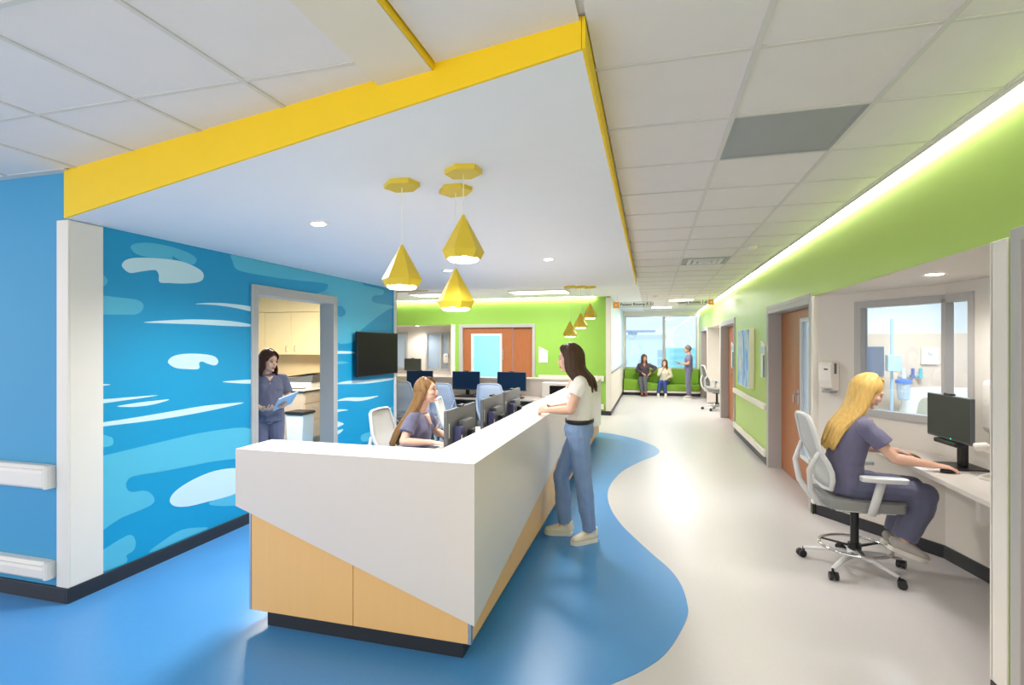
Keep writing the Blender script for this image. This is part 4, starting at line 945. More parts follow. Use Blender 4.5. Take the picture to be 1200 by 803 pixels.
M_ORANGE = mat('sign_orange', '#F0A01C', 0.5, var=0.02)
M_INK = mat('sign_ink', '#45423C', 0.6, var=0)
def text_mesh(name, body, size, m, parent, loc, rot_, align='LEFT', ext=0.001):
    c = bpy.data.curves.new(name, 'FONT'); c.body = body; c.size = size; c.extrude = ext; c.offset = size * 0.02; c.align_x = align
    o = bpy.data.objects.new(name, c); COL.objects.link(o)
    dg = bpy.context.evaluated_depsgraph_get()
    me = bpy.data.meshes.new_from_object(o.evaluated_get(dg)); bpy.data.objects.remove(o)
    me.materials.clear(); me.materials.append(m)
    o = bpy.data.objects.new(name, me); COL.objects.link(o); o.parent = parent; o.location = loc; o.rotation_euler = rot_
    return o
def hang_sign(u0, u1, v0, v1, y, body, arrow_left, label):
    a, b = on_y(u0, v1, y), on_y(u1, v0, y)
    r = thing('hanging_sign', label, 'sign', (a.x, y, CEIL))
    W, z0, z1 = b.x - a.x, a.z - CEIL, b.z - CEIL; h = z1 - z0
    MB().box(0, W, 0, 0.008, z0, z1).build('panel', M_SGLASS, r)
    for x in (0.12 * W, 0.88 * W): MB().tube([(x, 0.004, z1), (x, 0.004, 0)], 0.004, 6).build('rod', M_ALU, r)
    s = h * 0.92
    x0 = 0 if arrow_left else W - s
    sq = MB().box(x0, x0 + s, -0.008, 0.0, z0 + h * 0.04, z0 + h * 0.96).build('arrow_square', M_ORANGE, r)
    cx, cz = x0 + s / 2, z0 + h / 2; k = s * 0.22 * (1 if arrow_left else -1)
    MB().prism([(cx - k, cz), (cx, cz + abs(k) * 0.8), (cx, cz + abs(k) * 0.25), (cx + k, cz + abs(k) * 0.25), (cx + k, cz - abs(k) * 0.25), (cx, cz - abs(k) * 0.25), (cx, cz - abs(k) * 0.8)], lambda p, q: (p, -0.010, q), lambda p, q: (p, -0.008, q)).build('arrow', M_WHITE, sq)
    tx = s * 1.2 if arrow_left else W - s * 1.2
    text_mesh('lettering', body, h * 0.62, M_INK, r, (tx, -0.004, z0 + h * 0.36), (PI / 2, 0, 0), 'LEFT' if arrow_left else 'RIGHT')
    MB().box(s * 1.2 if arrow_left else W * 0.2, W * 0.8 if arrow_left else W - s * 1.2, -0.003, 0.0, z0 + h * 0.14, z0 + h * 0.18).build('underline', M_INK, r)
hang_sign(718.5, 764, 353, 361.5, 11.6, 'Patient Rooms 7-12', True, 'hanging wayfinding sign with orange square and left arrow, lettered Patient Rooms 7-12')
hang_sign(795, 837, 350.5, 358.5, 11.6, 'Patient Rooms 1-6', False, 'hanging wayfinding sign with orange square at its right end, lettered Patient Rooms 1-6')

def wall_sign_x(y0, y1, z0, z1, label):
    r = thing('room_sign', label, 'sign', (XR, (y0 + y1) / 2, z0)); w = (y1 - y0) / 2; h = z1 - z0
    MB().prism([(-w, 0), (w, 0), (w, h), (-w, h * 0.88)], lambda a, b: (0, a, b), lambda a, b: (-0.02, a, b)).build('plate', M_WHITE, r, bevel=0.003)
    MB().box(-0.035, -0.02, -w - 0.002, -w + 0.03, h * 0.02, h * 0.62).build('teal_edge', mat('sign_teal', '#3F8F96', 0.5), r)
    MB().box(-0.022, -0.02, -w + 0.04, w - 0.02, h * 0.66, h * 0.85).build('picture_panel', mat('sign_sky', '#9FCBE8', 0.5), r)
wall_sign_x(7.86, 8.10, 1.20, 1.72, 'tall white room sign with teal edge next to the near cherry door')
wall_sign_x(10.66, 10.95, 1.22, 1.72, 'tall white room sign with teal edge next to the far cherry door')
a, b = on_y(631.5, 425, YG), on_y(642, 406, YG)
r = thing('room_sign', 'white slant-topped room sign on the back green wall beside the brown door', 'sign', ((a.x + b.x) / 2, YG, a.z)); w = (b.x - a.x) / 2; h = b.z - a.z
MB().prism([(-w, 0), (w, 0), (w, h * 0.72), (-w, h)], lambda p, q: (p, 0, q), lambda p, q: (p, -0.02, q)).build('plate', M_WHITE, r, bevel=0.003)
MB().box(-w * 0.6, w * 0.2, -0.022, -0.02, h * 0.45, h * 0.58).build('text_panel', M_GPLAS, r)

# painting on the green wall
def art_mat():
    m = bpy.data.materials.new('abstract_canvas'); m.use_nodes = True; nt = m.node_tree; b = nt.nodes['Principled BSDF']
    tc = nt.nodes.new('ShaderNodeTexCoord'); mp = nt.nodes.new('ShaderNodeMapping'); mp.inputs['Scale'].default_value = (1, 3.2, 1.1)
    n = nt.nodes.new('ShaderNodeTexNoise'); n.inputs['Scale'].default_value = 1.7; n.inputs['Detail'].default_value = 3; n.inputs['Distortion'].default_value = 0.8
    cr = nt.nodes.new('ShaderNodeValToRGB'); e = cr.color_ramp.elements
    e[0].position = 0.33; e[0].color = lin('#3E86D6'); e[1].position = 0.68; e[1].color = lin('#E9E4DC')
    for pos, c in ((0.42, '#7FB4EA'), (0.5, '#C7DDF2'), (0.58, '#A9C4E2')):
        k = e.new(pos); k.color = lin(c)
    nt.links.new(tc.outputs['Object'], mp.inputs[0]); nt.links.new(mp.outputs[0], n.inputs['Vector']); nt.links.new(n.outputs['Fac'], cr.inputs[0]); nt.links.new(cr.outputs[0], b.inputs['Base Color'])
    b.inputs['Roughness'].default_value = 0.7
    return m
r = thing('canvas_painting', 'tall blue and white abstract canvas on the green wall above the handrail', 'painting', (XR - 0.001, 9.2, 0.98))
MB().box(-0.075, 0, -0.52, 0.55, 0, 0.94).build('stretcher_sides', mat('canvas_cream', '#EFE6CE', 0.8, var=0.02), r, bevel=0.003)
MB().box(-0.0765, -0.075, -0.51, 0.54, 0.01, 0.93).build('painted_face', art_mat(), r)
# television
r = thing('wall_television', 'black flat television on the cloud mural right of the doorway', 'television', (XL, 6.22, 1.26))
MB().box(0.045, 0.085, -0.52, 0.53, 0, 0.575).build('housing', M_BLACK, r, bevel=0.006)
MB().box(0.085, 0.0865, -0.51, 0.52, 0.012, 0.565).build('screen', M_SCREEN, r)
MB().box(0.0, 0.045, -0.2, 0.2, 0.15, 0.42).build('wall_bracket', M_DARK, r)

# ================================================================== CORRIDOR END: BENCH AND WHAT LIES OUTSIDE
bs = thing('window_bench', 'long lime green upholstered bench under the end window', 'sofa', (0.3, 17.6, 0)); og = (0.3, 17.6, 0)
x0, x1 = XC + 0.05, XR - 0.03
M_KICK = M_BASE
MB().box(x0, x1, 17.45, YE - 0.01, 0.0, 0.10).build('plinth', M_BASE, bs, org=og)
MB().box(x0, x1, 17.38, YE - 0.01, 0.10, 0.17).build('base_rail', M_WHITE, bs, bevel=0.004, org=og)
xm1 = 0.42
MB().prism([(x0, 0.172), (xm1, 0.172), (xm1, 0.37), (0.05, 0.40), (-0.35, 0.50), (x0, 0.52)], lambda a, b: (a, 17.36, b), lambda a, b: (a, 17.95, b)).build('seat_cushion', M_SOFA, bs, bevel=0.02, seg=3, org=og)
MB().box(xm1 + 0.004, x1, 17.36, 17.95, 0.172, 0.36).build('seat_cushion', M_SOFA, bs, bevel=0.02, seg=3, org=og)
for a, b, zz in ((x0, -0.1, 0.50), (-0.095, xm1, 0.45), (xm1 + 0.005, 1.25, 0.362), (1.255, x1, 0.362)):
    MB().box(a, b, 17.93, YE - 0.015, zz if zz < 0.4 else 0.40, 0.86).build('back_cushion', M_SOFA, bs, bevel=0.02, seg=3, org=og)

def far_building(name, label, loc, w, d, h, wallm, wins, panem):
    r = thing(name, label, 'building', loc)
    MB().box(-w / 2, w / 2, 0, d, 0, h).build('wall', wallm, r)
    MB().box(-w / 2 - 0.2, w / 2 + 0.2, -0.2, d, h, h + 0.35).build('parapet', M_GPLAS, r)
    for (a, b, z0, z1) in wins:
        f = MB().box(a - 0.06, b + 0.06, -0.05, 0.02, z0 - 0.06, z1 + 0.06).build('window', M_WHITE, r)
        MB().box(a, b, -0.07, -0.05, z0, z1).build('pane', panem, f)
    return r
pw = mat('far_pane_grey', '#B9CCE0', 0.3, var=0.02)
FW = mat('far_white_wall', '#EFF3F8', 0.8, var=0.01)
Y0 = 42.0
def fx(u): return on_y(u, 400, Y0).x
def fz(v): return on_y(770, v, Y0).z
cx = fx(752)
wins = [(fx(770.5) - cx, fx(776) - cx, fz(418.5) + 10, fz(410.5) + 10), (fx(770.5) - cx, fx(776) - cx, fz(428) + 10, fz(421) + 10), (fx(749.5) - cx, fx(751.5) - cx, fz(428) + 10, fz(422) + 10), (fx(732.5) - cx, fx(734.5) - cx, fz(428) + 10, fz(422) + 10)]
far_building('white_building', 'white building with small grey windows outside the end window', (cx, Y0, -10), 3.3, 8, fz(397.5) + 10, FW, wins, pw)
a = fx(735); b = fx(745.5)
ph = thing('rooftop_unit', 'grey flat rooftop housing of the white building outside', 'building', ((a + b) / 2, Y0 + 1, fz(397.4) + 0.35))
MB().box((a - b) / 2, (b - a) / 2, 0, 2.0, 0, 0.25).box((a - b) / 2 - 0.2, (b - a) / 2 + 1.5, -0.1, 2.1, 0.25, 0.4).build('housing', mat('roof_unit_grey', '#AEBBD0', 0.6), ph)
Y1 = 40.0
a, b = on_y(781, 400, Y1).x, on_y(830, 400, Y1).x
r = thing('glass_building', 'low teal glazed building outside the right window pane', 'building', ((a + b) / 2, Y1, -10))
hh = on_y(790, 408, Y1).z + 10
MB().box((a - b) / 2, (b - a) / 2, 0, 6, 0, hh).build('wall', mat('far_teal', '#A9E0DE', 0.5, var=0.03), r)
for k in range(5):
    MB().box((a - b) / 2 + 0.2, (b - a) / 2 - 0.2, -0.05, 0.0, hh - 0.35 - k * 0.5, hh - 0.1 - k * 0.5).build('glass_band', mat('far_teal_glass', '#8FD6D8', 0.3, var=0.02), r)

# ================================================================== PEOPLE
def remeshed(mb, name, m, parent, voxel, smooth_it=4, wrinkle=0.0, wscale=(14, 14, 7), seed=0.0, fac=0.5):
    """union of overlapping closed pieces -> one continuous skin"""
    o = mb.build(name, m)
    r = o.modifiers.new('r', 'REMESH'); r.mode = 'VOXEL'; r.voxel_size = voxel; r.use_smooth_shade = True
    s = o.modifiers.new('s', 'SMOOTH'); s.factor = fac; s.iterations = smooth_it
    dg = bpy.context.evaluated_depsgraph_get(); dg.update()
    me = bpy.data.meshes.new_from_object(o.evaluated_get(dg))
    bpy.data.objects.remove(o)
    if wrinkle > 0:
        me.calc_loop_triangles()
        nr = [v.normal.copy() for v in me.vertices]
        for v, n in zip(me.vertices, nr):
            q = v.co
            w = noise.noise(Vector((q.x * wscale[0] + seed, q.y * wscale[1], q.z * wscale[2]))) + 0.5 * noise.noise(Vector((q.x * wscale[0] * 2.3, q.y * wscale[1] * 2.3 + seed, q.z * wscale[2] * 2.1)))
            v.co = q + n * (w * wrinkle)
        me.update()
    me.name = name
    me.polygons.foreach_set('use_smooth', [True] * len(me.polygons))
    me.materials.clear(); me.materials.append(m)
    o = bpy.data.objects.new(name, me); COL.objects.link(o); o.parent = parent
    return o
def lerp(a, b, t): return a + (b - a) * t
def limb(mb, a, b, r0, r1, bulge=0.0, n=12, k=5, ref=None, flat=1.0, endext=0.5):
    """tapered round-ended limb"""
    a, b = Vector(a), Vector(b); d = (b - a); L = d.length; d.normalize()
    pts = [a - d * r0 * 0.75, a - d * r0 * 0.45]; rr = [r0 * 0.55, r0 * 0.85]
    for i in range(k + 1):
        t = i / k; pts.append(lerp(a, b, t)); rr.append(lerp(r0, r1, t) + bulge * math.sin(PI * min(1, t * 1.5)) ** 2)
    pts += [b + d * r1 * 0.45, b + d * r1 * 0.75]; rr += [r1 * 0.85, r1 * 0.55]
    mb.tube(pts, [(x, x * flat) for x in rr], n, ref=ref)
def hand(mb, wrist, d, pn, thumb, curl=0.35, s=1.0):
    """palm, four fingers, thumb. d: pointing direction, pn: palm faces, thumb: +-1 picks the thumb side"""
    d = Vector(d).normalized(); pn = Vector(pn); pn = (pn - d * pn.dot(d)).normalized()
    a = d.cross(pn) * thumb; w = Vector(wrist)
    mb.tube([w - d * 0.02 * s, w, w + d * 0.045 * s, w + d * 0.08 * s, w + d * 0.09 * s], [(0.022 * s, 0.018 * s), (0.026 * s, 0.018 * s), (0.039 * s, 0.016 * s), (0.040 * s, 0.013 * s), (0.034 * s, 0.009 * s)], 12, ref=a)
    for i, L in enumerate((0.072, 0.080, 0.074, 0.058)):
        p = w + d * (0.078 - 0.006 * abs(i - 1)) * s + a * (0.031 - 0.0205 * i) * s
        fd = (d + a * 0.11 * (1.3 - i)).normalized(); ang = 0.0; pts = [p - fd * 0.012 * s, p]; rr = [0.0085 * s] * 2
        for frac, k in ((0.45, 0.7), (0.31, 1.0), (0.24, 0.75)):
            ang += curl * k
            p = p + (fd * math.cos(ang) + pn * math.sin(ang)) * L * frac * s
            pts.append(p); rr.append(rr[-1] * 0.93)
        e = pts[-1] + (pts[-1] - pts[-2]).normalized() * 0.004 * s
        mb.tube(pts + [e], rr + [rr[-1] * 0.6], 8)
    p = w + d * 0.018 * s + a * 0.024 * s
    t1 = (d * 0.75 + a * 0.62 + pn * 0.25).normalized(); t2 = (d * 0.95 + a * 0.2 + pn * (0.2 + curl * 0.5)).normalized()
    q = p + t1 * 0.042 * s; e = q + t2 * 0.032 * s
    mb.tube([p - t1 * 0.01 * s, p, q, e, e + t2 * 0.004 * s], [0.014 * s, 0.0135 * s, 0.0105 * s, 0.0085 * s, 0.005 * s], 8)

SK_LIGHT = mat('skin_light', '#E3B59C', 0.5, var=0.05, vscale=18, spec=0.35)
SK_TAN = mat('skin_tan', '#C99477', 0.5, var=0.05, vscale=18, spec=0.35)
LIP = mat('lip', '#B4645C', 0.4, var=0.03)
EYEW = mat('eye_white', '#CDB9AC', 0.3, var=0)
EYED = mat('eye_iris', '#3A2A20', 0.2, var=0)
def hair_mat(name, c):
    m = mat(name, c, 0.45, var=0.35, vscale=9, stretch=(9, 9, 0.6), spec=0.3)
    return m
SCRUB = mat('scrub_purple_grey', '#6C6A86', 0.85, var=0.06, vscale=14, bump=0.25, bscale=30, sheen=0.2)
SCRUB2 = mat('scrub_slate', '#64667F', 0.85, var=0.06, vscale=14, bump=0.25, bscale=30, sheen=0.2)

def frame_of(fwd, up=Vector((0, 0, 1))):
    f = Vector(fwd).normalized(); l = Vector(up).cross(f).normalized(); u = f.cross(l)
    return Matrix((f, l, u)).transposed()        # columns forward, left, up

def sit_pose(seat, **k):
    P = dict(pelvis=(0, 0, seat + 0.085), waist=(0.01, 0, seat + 0.235), chest=(0.03, 0, seat + 0.40), shz=seat + 0.545, shx=0.03, shw=0.165,
             head=(0.08, 0, seat + 0.745), look=(1, 0, 0),
             elR=(0.05, -0.24, seat + 0.29), wrR=(0.28, -0.16, seat + 0.28), elL=(0.05, 0.24, seat + 0.29), wrL=(0.28, 0.16, seat + 0.28),
             hipR=(0.02, -0.085, seat + 0.075), knR=(0.44, -0.10, seat + 0.07), anR=(0.42, -0.10, 0.09), hipL=(0.02, 0.085, seat + 0.075), knL=(0.44, 0.10, seat + 0.07), anL=(0.42, 0.10, 0.09),
             ftR=(1, 0, 0), ftL=(1, 0, 0))
    P.update(k); return P
def stand_pose(**k):
    P = dict(pelvis=(0, 0, 0.93), waist=(0, 0, 1.07), chest=(0.0, 0, 1.23), shz=1.36, shx=-0.02, shw=0.165, head=(0.03, 0, 1.545), look=(1, 0, 0),
             elR=(-0.03, -0.22, 1.09), wrR=(0.08, -0.24, 0.86), elL=(-0.03, 0.22, 1.09), wrL=(0.08, 0.24, 0.86),
             hipR=(0, -0.085, 0.90), knR=(0.02, -0.09, 0.50), anR=(-0.02, -0.10, 0.09), hipL=(0, 0.085, 0.90), knL=(0.02, 0.09, 0.50), anL=(-0.02, 0.10, 0.09),
             ftR=(1, -0.15, 0), ftL=(1, 0.15, 0))
    P.update(k); return P

def torso_rings(P, g):
    pe, wa, chs = Vector(P['pelvis']), Vector(P['waist']), Vector(P['chest'])
    sh = Vector((P['shx'], P.get('shy', 0), P['shz']))
    pts = [pe - (wa - pe) * 0.62, pe - (wa - pe) * 0.40, pe, lerp(pe, wa, 0.6), wa, lerp(wa, chs, 0.55), chs, lerp(chs, sh, 0.55), sh, sh + (sh - chs).normalized() * 0.035]
    rad = [(0.10, 0.075), (0.145, 0.105), (0.165, 0.115), (0.145, 0.105), (0.122, 0.095), (0.135, 0.102), (0.148, 0.108), (0.150, 0.10), (0.128, 0.075), (0.07, 0.055)]
    return pts, [(a + g, b + g) for a, b in rad]
def person(name, label, loc, rz, P, skin, hair, top, pants, shoes, vox=0.0045, drape=0.6, locks=(-1, 1), sleeve=0.55, scale=1.0, group=None, hands=((None, None), (None, None)), curl=0.35, face=True,
           hem=0.0, neckline=True, sleeve_flare=0.014, cuff=0.0, leg_w=0.0):
    r = thing(name, label, 'person', loc, rz, group); r.scale = (scale,) * 3
    V = Vector
    sh = V((P['shx'], P.get('shy', 0), P['shz'])); lat = V((0, 1, 0))
    tw = P.get('twist', 0.0)
    if tw: lat = V((-math.sin(tw), math.cos(tw), 0))
    shR, shL = sh - lat * P['shw'], sh + lat * P['shw']
    hd = V(P['head']); Mh = frame_of(P['look'], V(P.get('hup', (0, 0, 1))))
    def H(f, l, u): return hd + Mh @ V((f, l, u))
    b = MB()
    pts, rad = torso_rings(P, 0.0); b.tube(pts, rad, 20, ref=lat)
    nb = sh + V((-0.005, 0, 0.0)); nt = H(-0.025, 0, -0.075)
    b.tube([nb - V((0, 0, 0.03)), nb + V((0, 0, 0.03)), lerp(nb, nt, 0.6), nt, H(-0.015, 0, -0.03)], [0.062, 0.056, 0.049, 0.05, 0.045], 14)
    for s_, e_, w_ in ((shR, 'elR', 'wrR'), (shL, 'elL', 'wrL')):
        e, w = V(P[e_]), V(P[w_])
        b.ball(s_ - V((0, 0, 0.038)), 0.048); limb(b, nb + V((0, 0, 0.02)) + (s_ - sh) * 0.25, s_ - V((0, 0, 0.034)), 0.036, 0.040); limb(b, s_ - V((0, 0, 0.035)), e, 0.044, 0.037, 0.003); limb(b, e, w, 0.038, 0.0245, 0.004)
    for (dv, pn), w_, e_, th in ((hands[0], 'wrR', 'elR', 1), (hands[1], 'wrL', 'elL', -1)):
        w = V(P[w_]); d0 = (w - V(P[e_])).normalized()
        hand(b, w, dv if dv else d0, pn if pn else (0, 0, -1), th, curl)
    for h_, k_, a_, f_ in (('hipR', 'knR', 'anR', 'ftR'), ('hipL', 'knL', 'anL', 'ftL')):
        h, k, a, fd = V(P[h_]), V(P[k_]), V(P[a_]), V(P[f_]).normalized()
        limb(b, h, k, 0.086, 0.056); limb(b, k, a, 0.054, 0.036, 0.008)
        b.tube([a - fd * 0.055 - V((0, 0, 0.04)), a - fd * 0.03 - V((0, 0, 0.035)), a + fd * 0.06 - V((0, 0, 0.042)), a + fd * 0.13 - V((0, 0, 0.058)), a + fd * 0.165 - V((0, 0, 0.062))], [(0.02, 0.02), (0.034, 0.036), (0.038, 0.034), (0.038, 0.02), (0.022, 0.012)], 10, ref=(-fd.y, fd.x, 0))
    # head: skull, face block, nose, ears, brow, cheeks, chin
    b.ball(H(-0.015, 0, 0.03), (0.094, 0.074, 0.086), 18, 12, Mh)
    b.tube([H(0.022, 0, 0.085), H(0.024, 0, 0.05), H(0.024, 0, 0.01), H(0.026, 0, -0.03), H(0.033, 0, -0.066), H(0.042, 0, -0.093), H(0.045, 0, -0.105)],
           [(0.040, 0.045), (0.058, 0.066), (0.063, 0.067), (0.062, 0.067), (0.056, 0.060), (0.032, 0.038), (0.016, 0.02)], 18, ref=Mh @ V((0, 1, 0)))
    b.tube([H(0.083, 0, 0.022), H(0.094, 0, 0.0), H(0.107, 0, -0.021), H(0.103, 0, -0.028), H(0.088, 0, -0.032)], [0.0065, 0.007, 0.0098, 0.010, 0.009], 10)
    b.ball(H(0.084, 0, -0.056), (0.012, 0.024, 0.014), 12, 8, Mh); b.ball(H(0.078, 0, -0.092), (0.016, 0.02, 0.014), 12, 8, Mh)
    for s in (-1, 1):
        b.ball(H(0.062, s * 0.040, -0.022), (0.026, 0.022, 0.022), 10, 8, Mh); b.ball(H(-0.005, s * 0.074, -0.004), (0.018, 0.010, 0.030), 10, 8, Mh)
        b.tube([H(0.083, s * 0.012, 0.028), H(0.082, s * 0.034, 0.031), H(0.066, s * 0.052, 0.024)], [0.008, 0.009, 0.007], 8)
    remeshed(b, 'body', skin, r, vox, 3)
    if face:
        for s in (-1, 1):
            e = MB().ball(H(0.0815, s * 0.031, 0.008), (0.0085, 0.0135, 0.0075), 12, 8, Mh).build('eye', EYEW, r, smooth=True)
            MB().ball(H(0.0885, s * 0.030, 0.008), (0.003, 0.0075, 0.0068), 10, 6, Mh).build('iris', EYED, e, smooth=True)
            MB().tube([H(0.092, s * 0.014, 0.031), H(0.0925, s * 0.030, 0.037), H(0.080, s * 0.050, 0.031)], [(0.003, 0.0022)] * 3, 6).build('eyebrow', hair[0], r, smooth=True)
            MB().tube([H(0.0885, s * 0.017, 0.012), H(0.091, s * 0.030, 0.0165), H(0.082, s * 0.046, 0.0125)], 0.0018, 6).build('eyelashes', EYED, r, smooth=True)
        MB().tube([H(0.087, -0.021, -0.057), H(0.0945, -0.009, -0.0535), H(0.096, 0, -0.055), H(0.0945, 0.009, -0.0535), H(0.087, 0.021, -0.057)], [(0.003, 0.003), (0.0045, 0.0055), (0.0045, 0.0055), (0.0045, 0.0055), (0.003, 0.003)], 8).tube([H(0.087, -0.018, -0.060), H(0.0935, 0, -0.064), H(0.087, 0.018, -0.060)], [0.003, 0.0055, 0.003], 8).build('lips', LIP, r, smooth=True)
    # hair
    hm, tipc, spread, rf, nst, style = hair
    hb = MB()
    hb.ball(H(-0.019, 0, 0.040), (0.101, 0.083, 0.094), 24, 16, Mh)
    rnd = random.Random(name + label)
    for i in range(nst):
        q = i / (nst - 1) * 2 - 1
        ph = math.radians(180 + q * (180 - rf)); c, s = math.cos(ph), math.sin(ph)
        sc_ = 1.0 + rnd.uniform(-0.01, 0.05)
        path = []
        for th in (8, 24, 42, 62, 82, 98):
            t = math.radians(th); k = math.sin(t)
            cf = lerp(-1 + 1.25 * abs(1 - (th - 8) / 90) * (0.9 if abs(q) > 0.55 else 0.3), c, min(1, th / 60)) if th < 60 else c
            path.append(H(-0.014 + 0.104 * sc_ * cf * k, 0.089 * sc_ * s * k, 0.012 + 0.122 * sc_ * math.cos(t)))
        if style != 'short':
            tip = hd + V(tipc) + V((Mh.col[0].x * c, Mh.col[0].y * c, 0)).normalized() * 0 + V((spread[0] * c, spread[1] * s, 0)) + V((rnd.uniform(-.012, .012), rnd.uniform(-.012, .012), rnd.uniform(-.03, .02)))
            e = path[-1]; mid = lerp(e, tip, 0.33) + V((0, 0, 0.0)); mid2 = lerp(e, tip, 0.68) + V((-0.012, 0.012 * (1 if s > 0 else -1), 0))
            bl = V((0, 0, -1)) * (e - tip).length * 0.33
            mid = lerp(mid, e + bl, drape)
            path += [mid, mid2, tip]
        else:
            path = path[:5] if abs(q) > 0.7 else path + [H(-0.055, 0.05 * s, -0.07)]
        m_ = len(path)
        w = 0.019 if style != 'short' else 0.022
        rr = [(w * (0.65 if j == 0 else 1.0) * (1 - 0.75 * max(0, (j - m_ + 3)) / 3), 0.0075 * (1 - 0.6 * max(0, (j - m_ + 3)) / 3)) for j in range(m_)]
        cp = catmull([tuple(p) for p in path], 3, closed=False); cr = catmull(rr, 3, closed=False)
        tang = Mh @ V((-s, c, 0))
        hb.tube(cp, cr, 7, ref=tang)
    if style != 'short':        # front locks parted in the middle, framing the face
        for s in locks:
            for i in range(9):
                q = i / 8
                e = H(0.015 - 0.05 * q, s * (0.083 + 0.004 * q), -0.01)
                tip = hd + V(tipc) + V((0.06 - 0.06 * q, s * spread[1] * 0.9, 0.03 + rnd.uniform(-.02, .03)))
                bl = V((0, 0, -1)) * (e - tip).length * 0.33
                path = [H(0.045 - 0.09 * q, s * 0.004, 0.131 - 0.004 * (1 - q)), H(0.064 - 0.085 * q, s * 0.030, 0.118 - 0.012 * (1 - q)), H(0.058 - 0.075 * q, s * 0.056, 0.088 - 0.012 * (1 - q)), H(0.038 - 0.065 * q, s * 0.077, 0.045), e, lerp(lerp(e, tip, 0.33), e + bl, drape), lerp(e, tip, 0.68), tip]
                rr = [(0.011, 0.006), (0.016, 0.007), (0.017, 0.0075), (0.017, 0.0075), (0.017, 0.0075), (0.016, 0.007), (0.012, 0.006), (0.004, 0.003)]
                hb.tube(catmull([tuple(p_) for p_ in path], 3, closed=False), catmull(rr, 3, closed=False), 7, ref=Mh @ V((1, 0, 0.3)))
    hb.build('hair', hm, r, smooth=True)
    # top
    g = 0.013
    t = MB(); pts, rad = torso_rings(P, g)
    if hem >= 0:      # loose hem over the hips
        rad[1] = (0.172 + hem, 0.128 + hem); rad[2] = (0.182 + hem * 0.5, 0.134); rad[3] = (0.168, 0.128); rad[4] = (0.152, 0.122); rad[5] = (0.158, 0.124); rad[6] = (0.164, 0.124)
        pts = pts[1:]; rad = rad[1:]
    else:
        pts = [lerp(pts[2], pts[3], 0.9)] + pts[4:]; rad = [(0.150, 0.112), (0.142, 0.113), (0.152, 0.118), (0.160, 0.122)] + rad[7:]
    rad[-1] = (0.078, 0.062); rad[-2] = (0.142, 0.09)
    t.tube(pts, rad, 24, ref=lat)
    cv_ = V(P['chest']); cf = V((math.cos(tw), math.sin(tw), 0))
    for s in (-1, 1): t.ball(lerp(cv_, sh, 0.12) + cf * 0.068 + lat * s * 0.066, (0.056, 0.064, 0.066))
    for s_, e_ in ((shR, 'elR'), (shL, 'elL')):
        e = V(P[e_]); m_ = lerp(s_, e, sleeve)
        s_ = s_ - V((0, 0, 0.028)); t.ball(s_, 0.063); limb(t, sh + V((0, 0, 0.008)) + (s_ - sh) * 0.35, s_ + V((0, 0, 0.006)), 0.056, 0.060)
        d = (m_ - s_).normalized()
        t.tube([s_ - d * 0.005, s_ + d * 0.01, lerp(s_, m_, 0.5), m_, m_ + d * 0.002], [0.042, 0.058, 0.057 + sleeve_flare * 0.5, 0.055 + sleeve_flare, 0.048 + sleeve_flare], 14)
        if sleeve >= 0.95:
            w = V(P[e_.replace('el', 'wr')]); t.ball(e, 0.052); t.tube([e, lerp(e, w, 0.5), lerp(e, w, 0.93)], [0.051, 0.046, 0.04], 12)
    remeshed(t, 'top', top, r, max(0.007, vox), 3, 0.006 if vox < 0.008 else 0, seed=loc[0])
    if neckline:
        fz = sh + cf * 0.100 + V((0, 0, -0.012))
        vn = MB(); A, B, C = fz + lat * 0.042 - cf * 0.016 + V((0, 0, 0.030)), fz - lat * 0.042 - cf * 0.016 + V((0, 0, 0.030)), fz + cf * 0.030 - V((0, 0, 0.062))
        D = fz + cf * 0.006 + V((0, 0, 0.012))
        back = [q - cf * 0.05 for q in (A, B, C)]
        vn.add([A, B, C, D] + back, [(0, 3, 2), (3, 1, 2), (0, 1, 3), (4, 6, 5), (0, 2, 6, 4), (1, 5, 6, 2), (0, 4, 5, 1)])
        vn.build('neckline_skin', skin, r, smooth=False)
    # trousers
    p = MB(); pe = V(P['pelvis']); wa = V(P['waist'])
    p.tube([pe - (wa - pe) * 0.55, pe - (wa - pe) * 0.3, pe, lerp(pe, wa, 0.55), lerp(pe, wa, 0.64)], [(0.12, 0.09), (0.160, 0.118), (0.176, 0.126), (0.152, 0.113), (0.146, 0.108)], 22, ref=lat)
    for h_, k_, a_ in (('hipR', 'knR', 'anR'), ('hipL', 'knL', 'anL')):
        h, k, a = V(P[h_]), V(P[k_]), V(P[a_])
        limb(p, h, k, 0.100, 0.073 + leg_w * 0.5, k=6)
        e = lerp(k, a, 0.93 - cuff); d = (e - k).normalized()
        p.ball(k, 0.073 + leg_w * 0.5)
        p.tube([k - d * 0.02, k, lerp(k, e, 0.35), lerp(k, e, 0.7), e, e + d * 0.002], [0.065, 0.073 + leg_w * 0.5, 0.071 + leg_w, 0.064 + leg_w, 0.060 + leg_w, 0.054 + leg_w], 14)
    remeshed(p, 'trousers', pants, r, max(0.007, vox), 3, 0.007 if vox < 0.008 else 0, (13, 13, 9), seed=3 + loc[0])
    # shoes
    sm, sole_m, lace_m = shoes
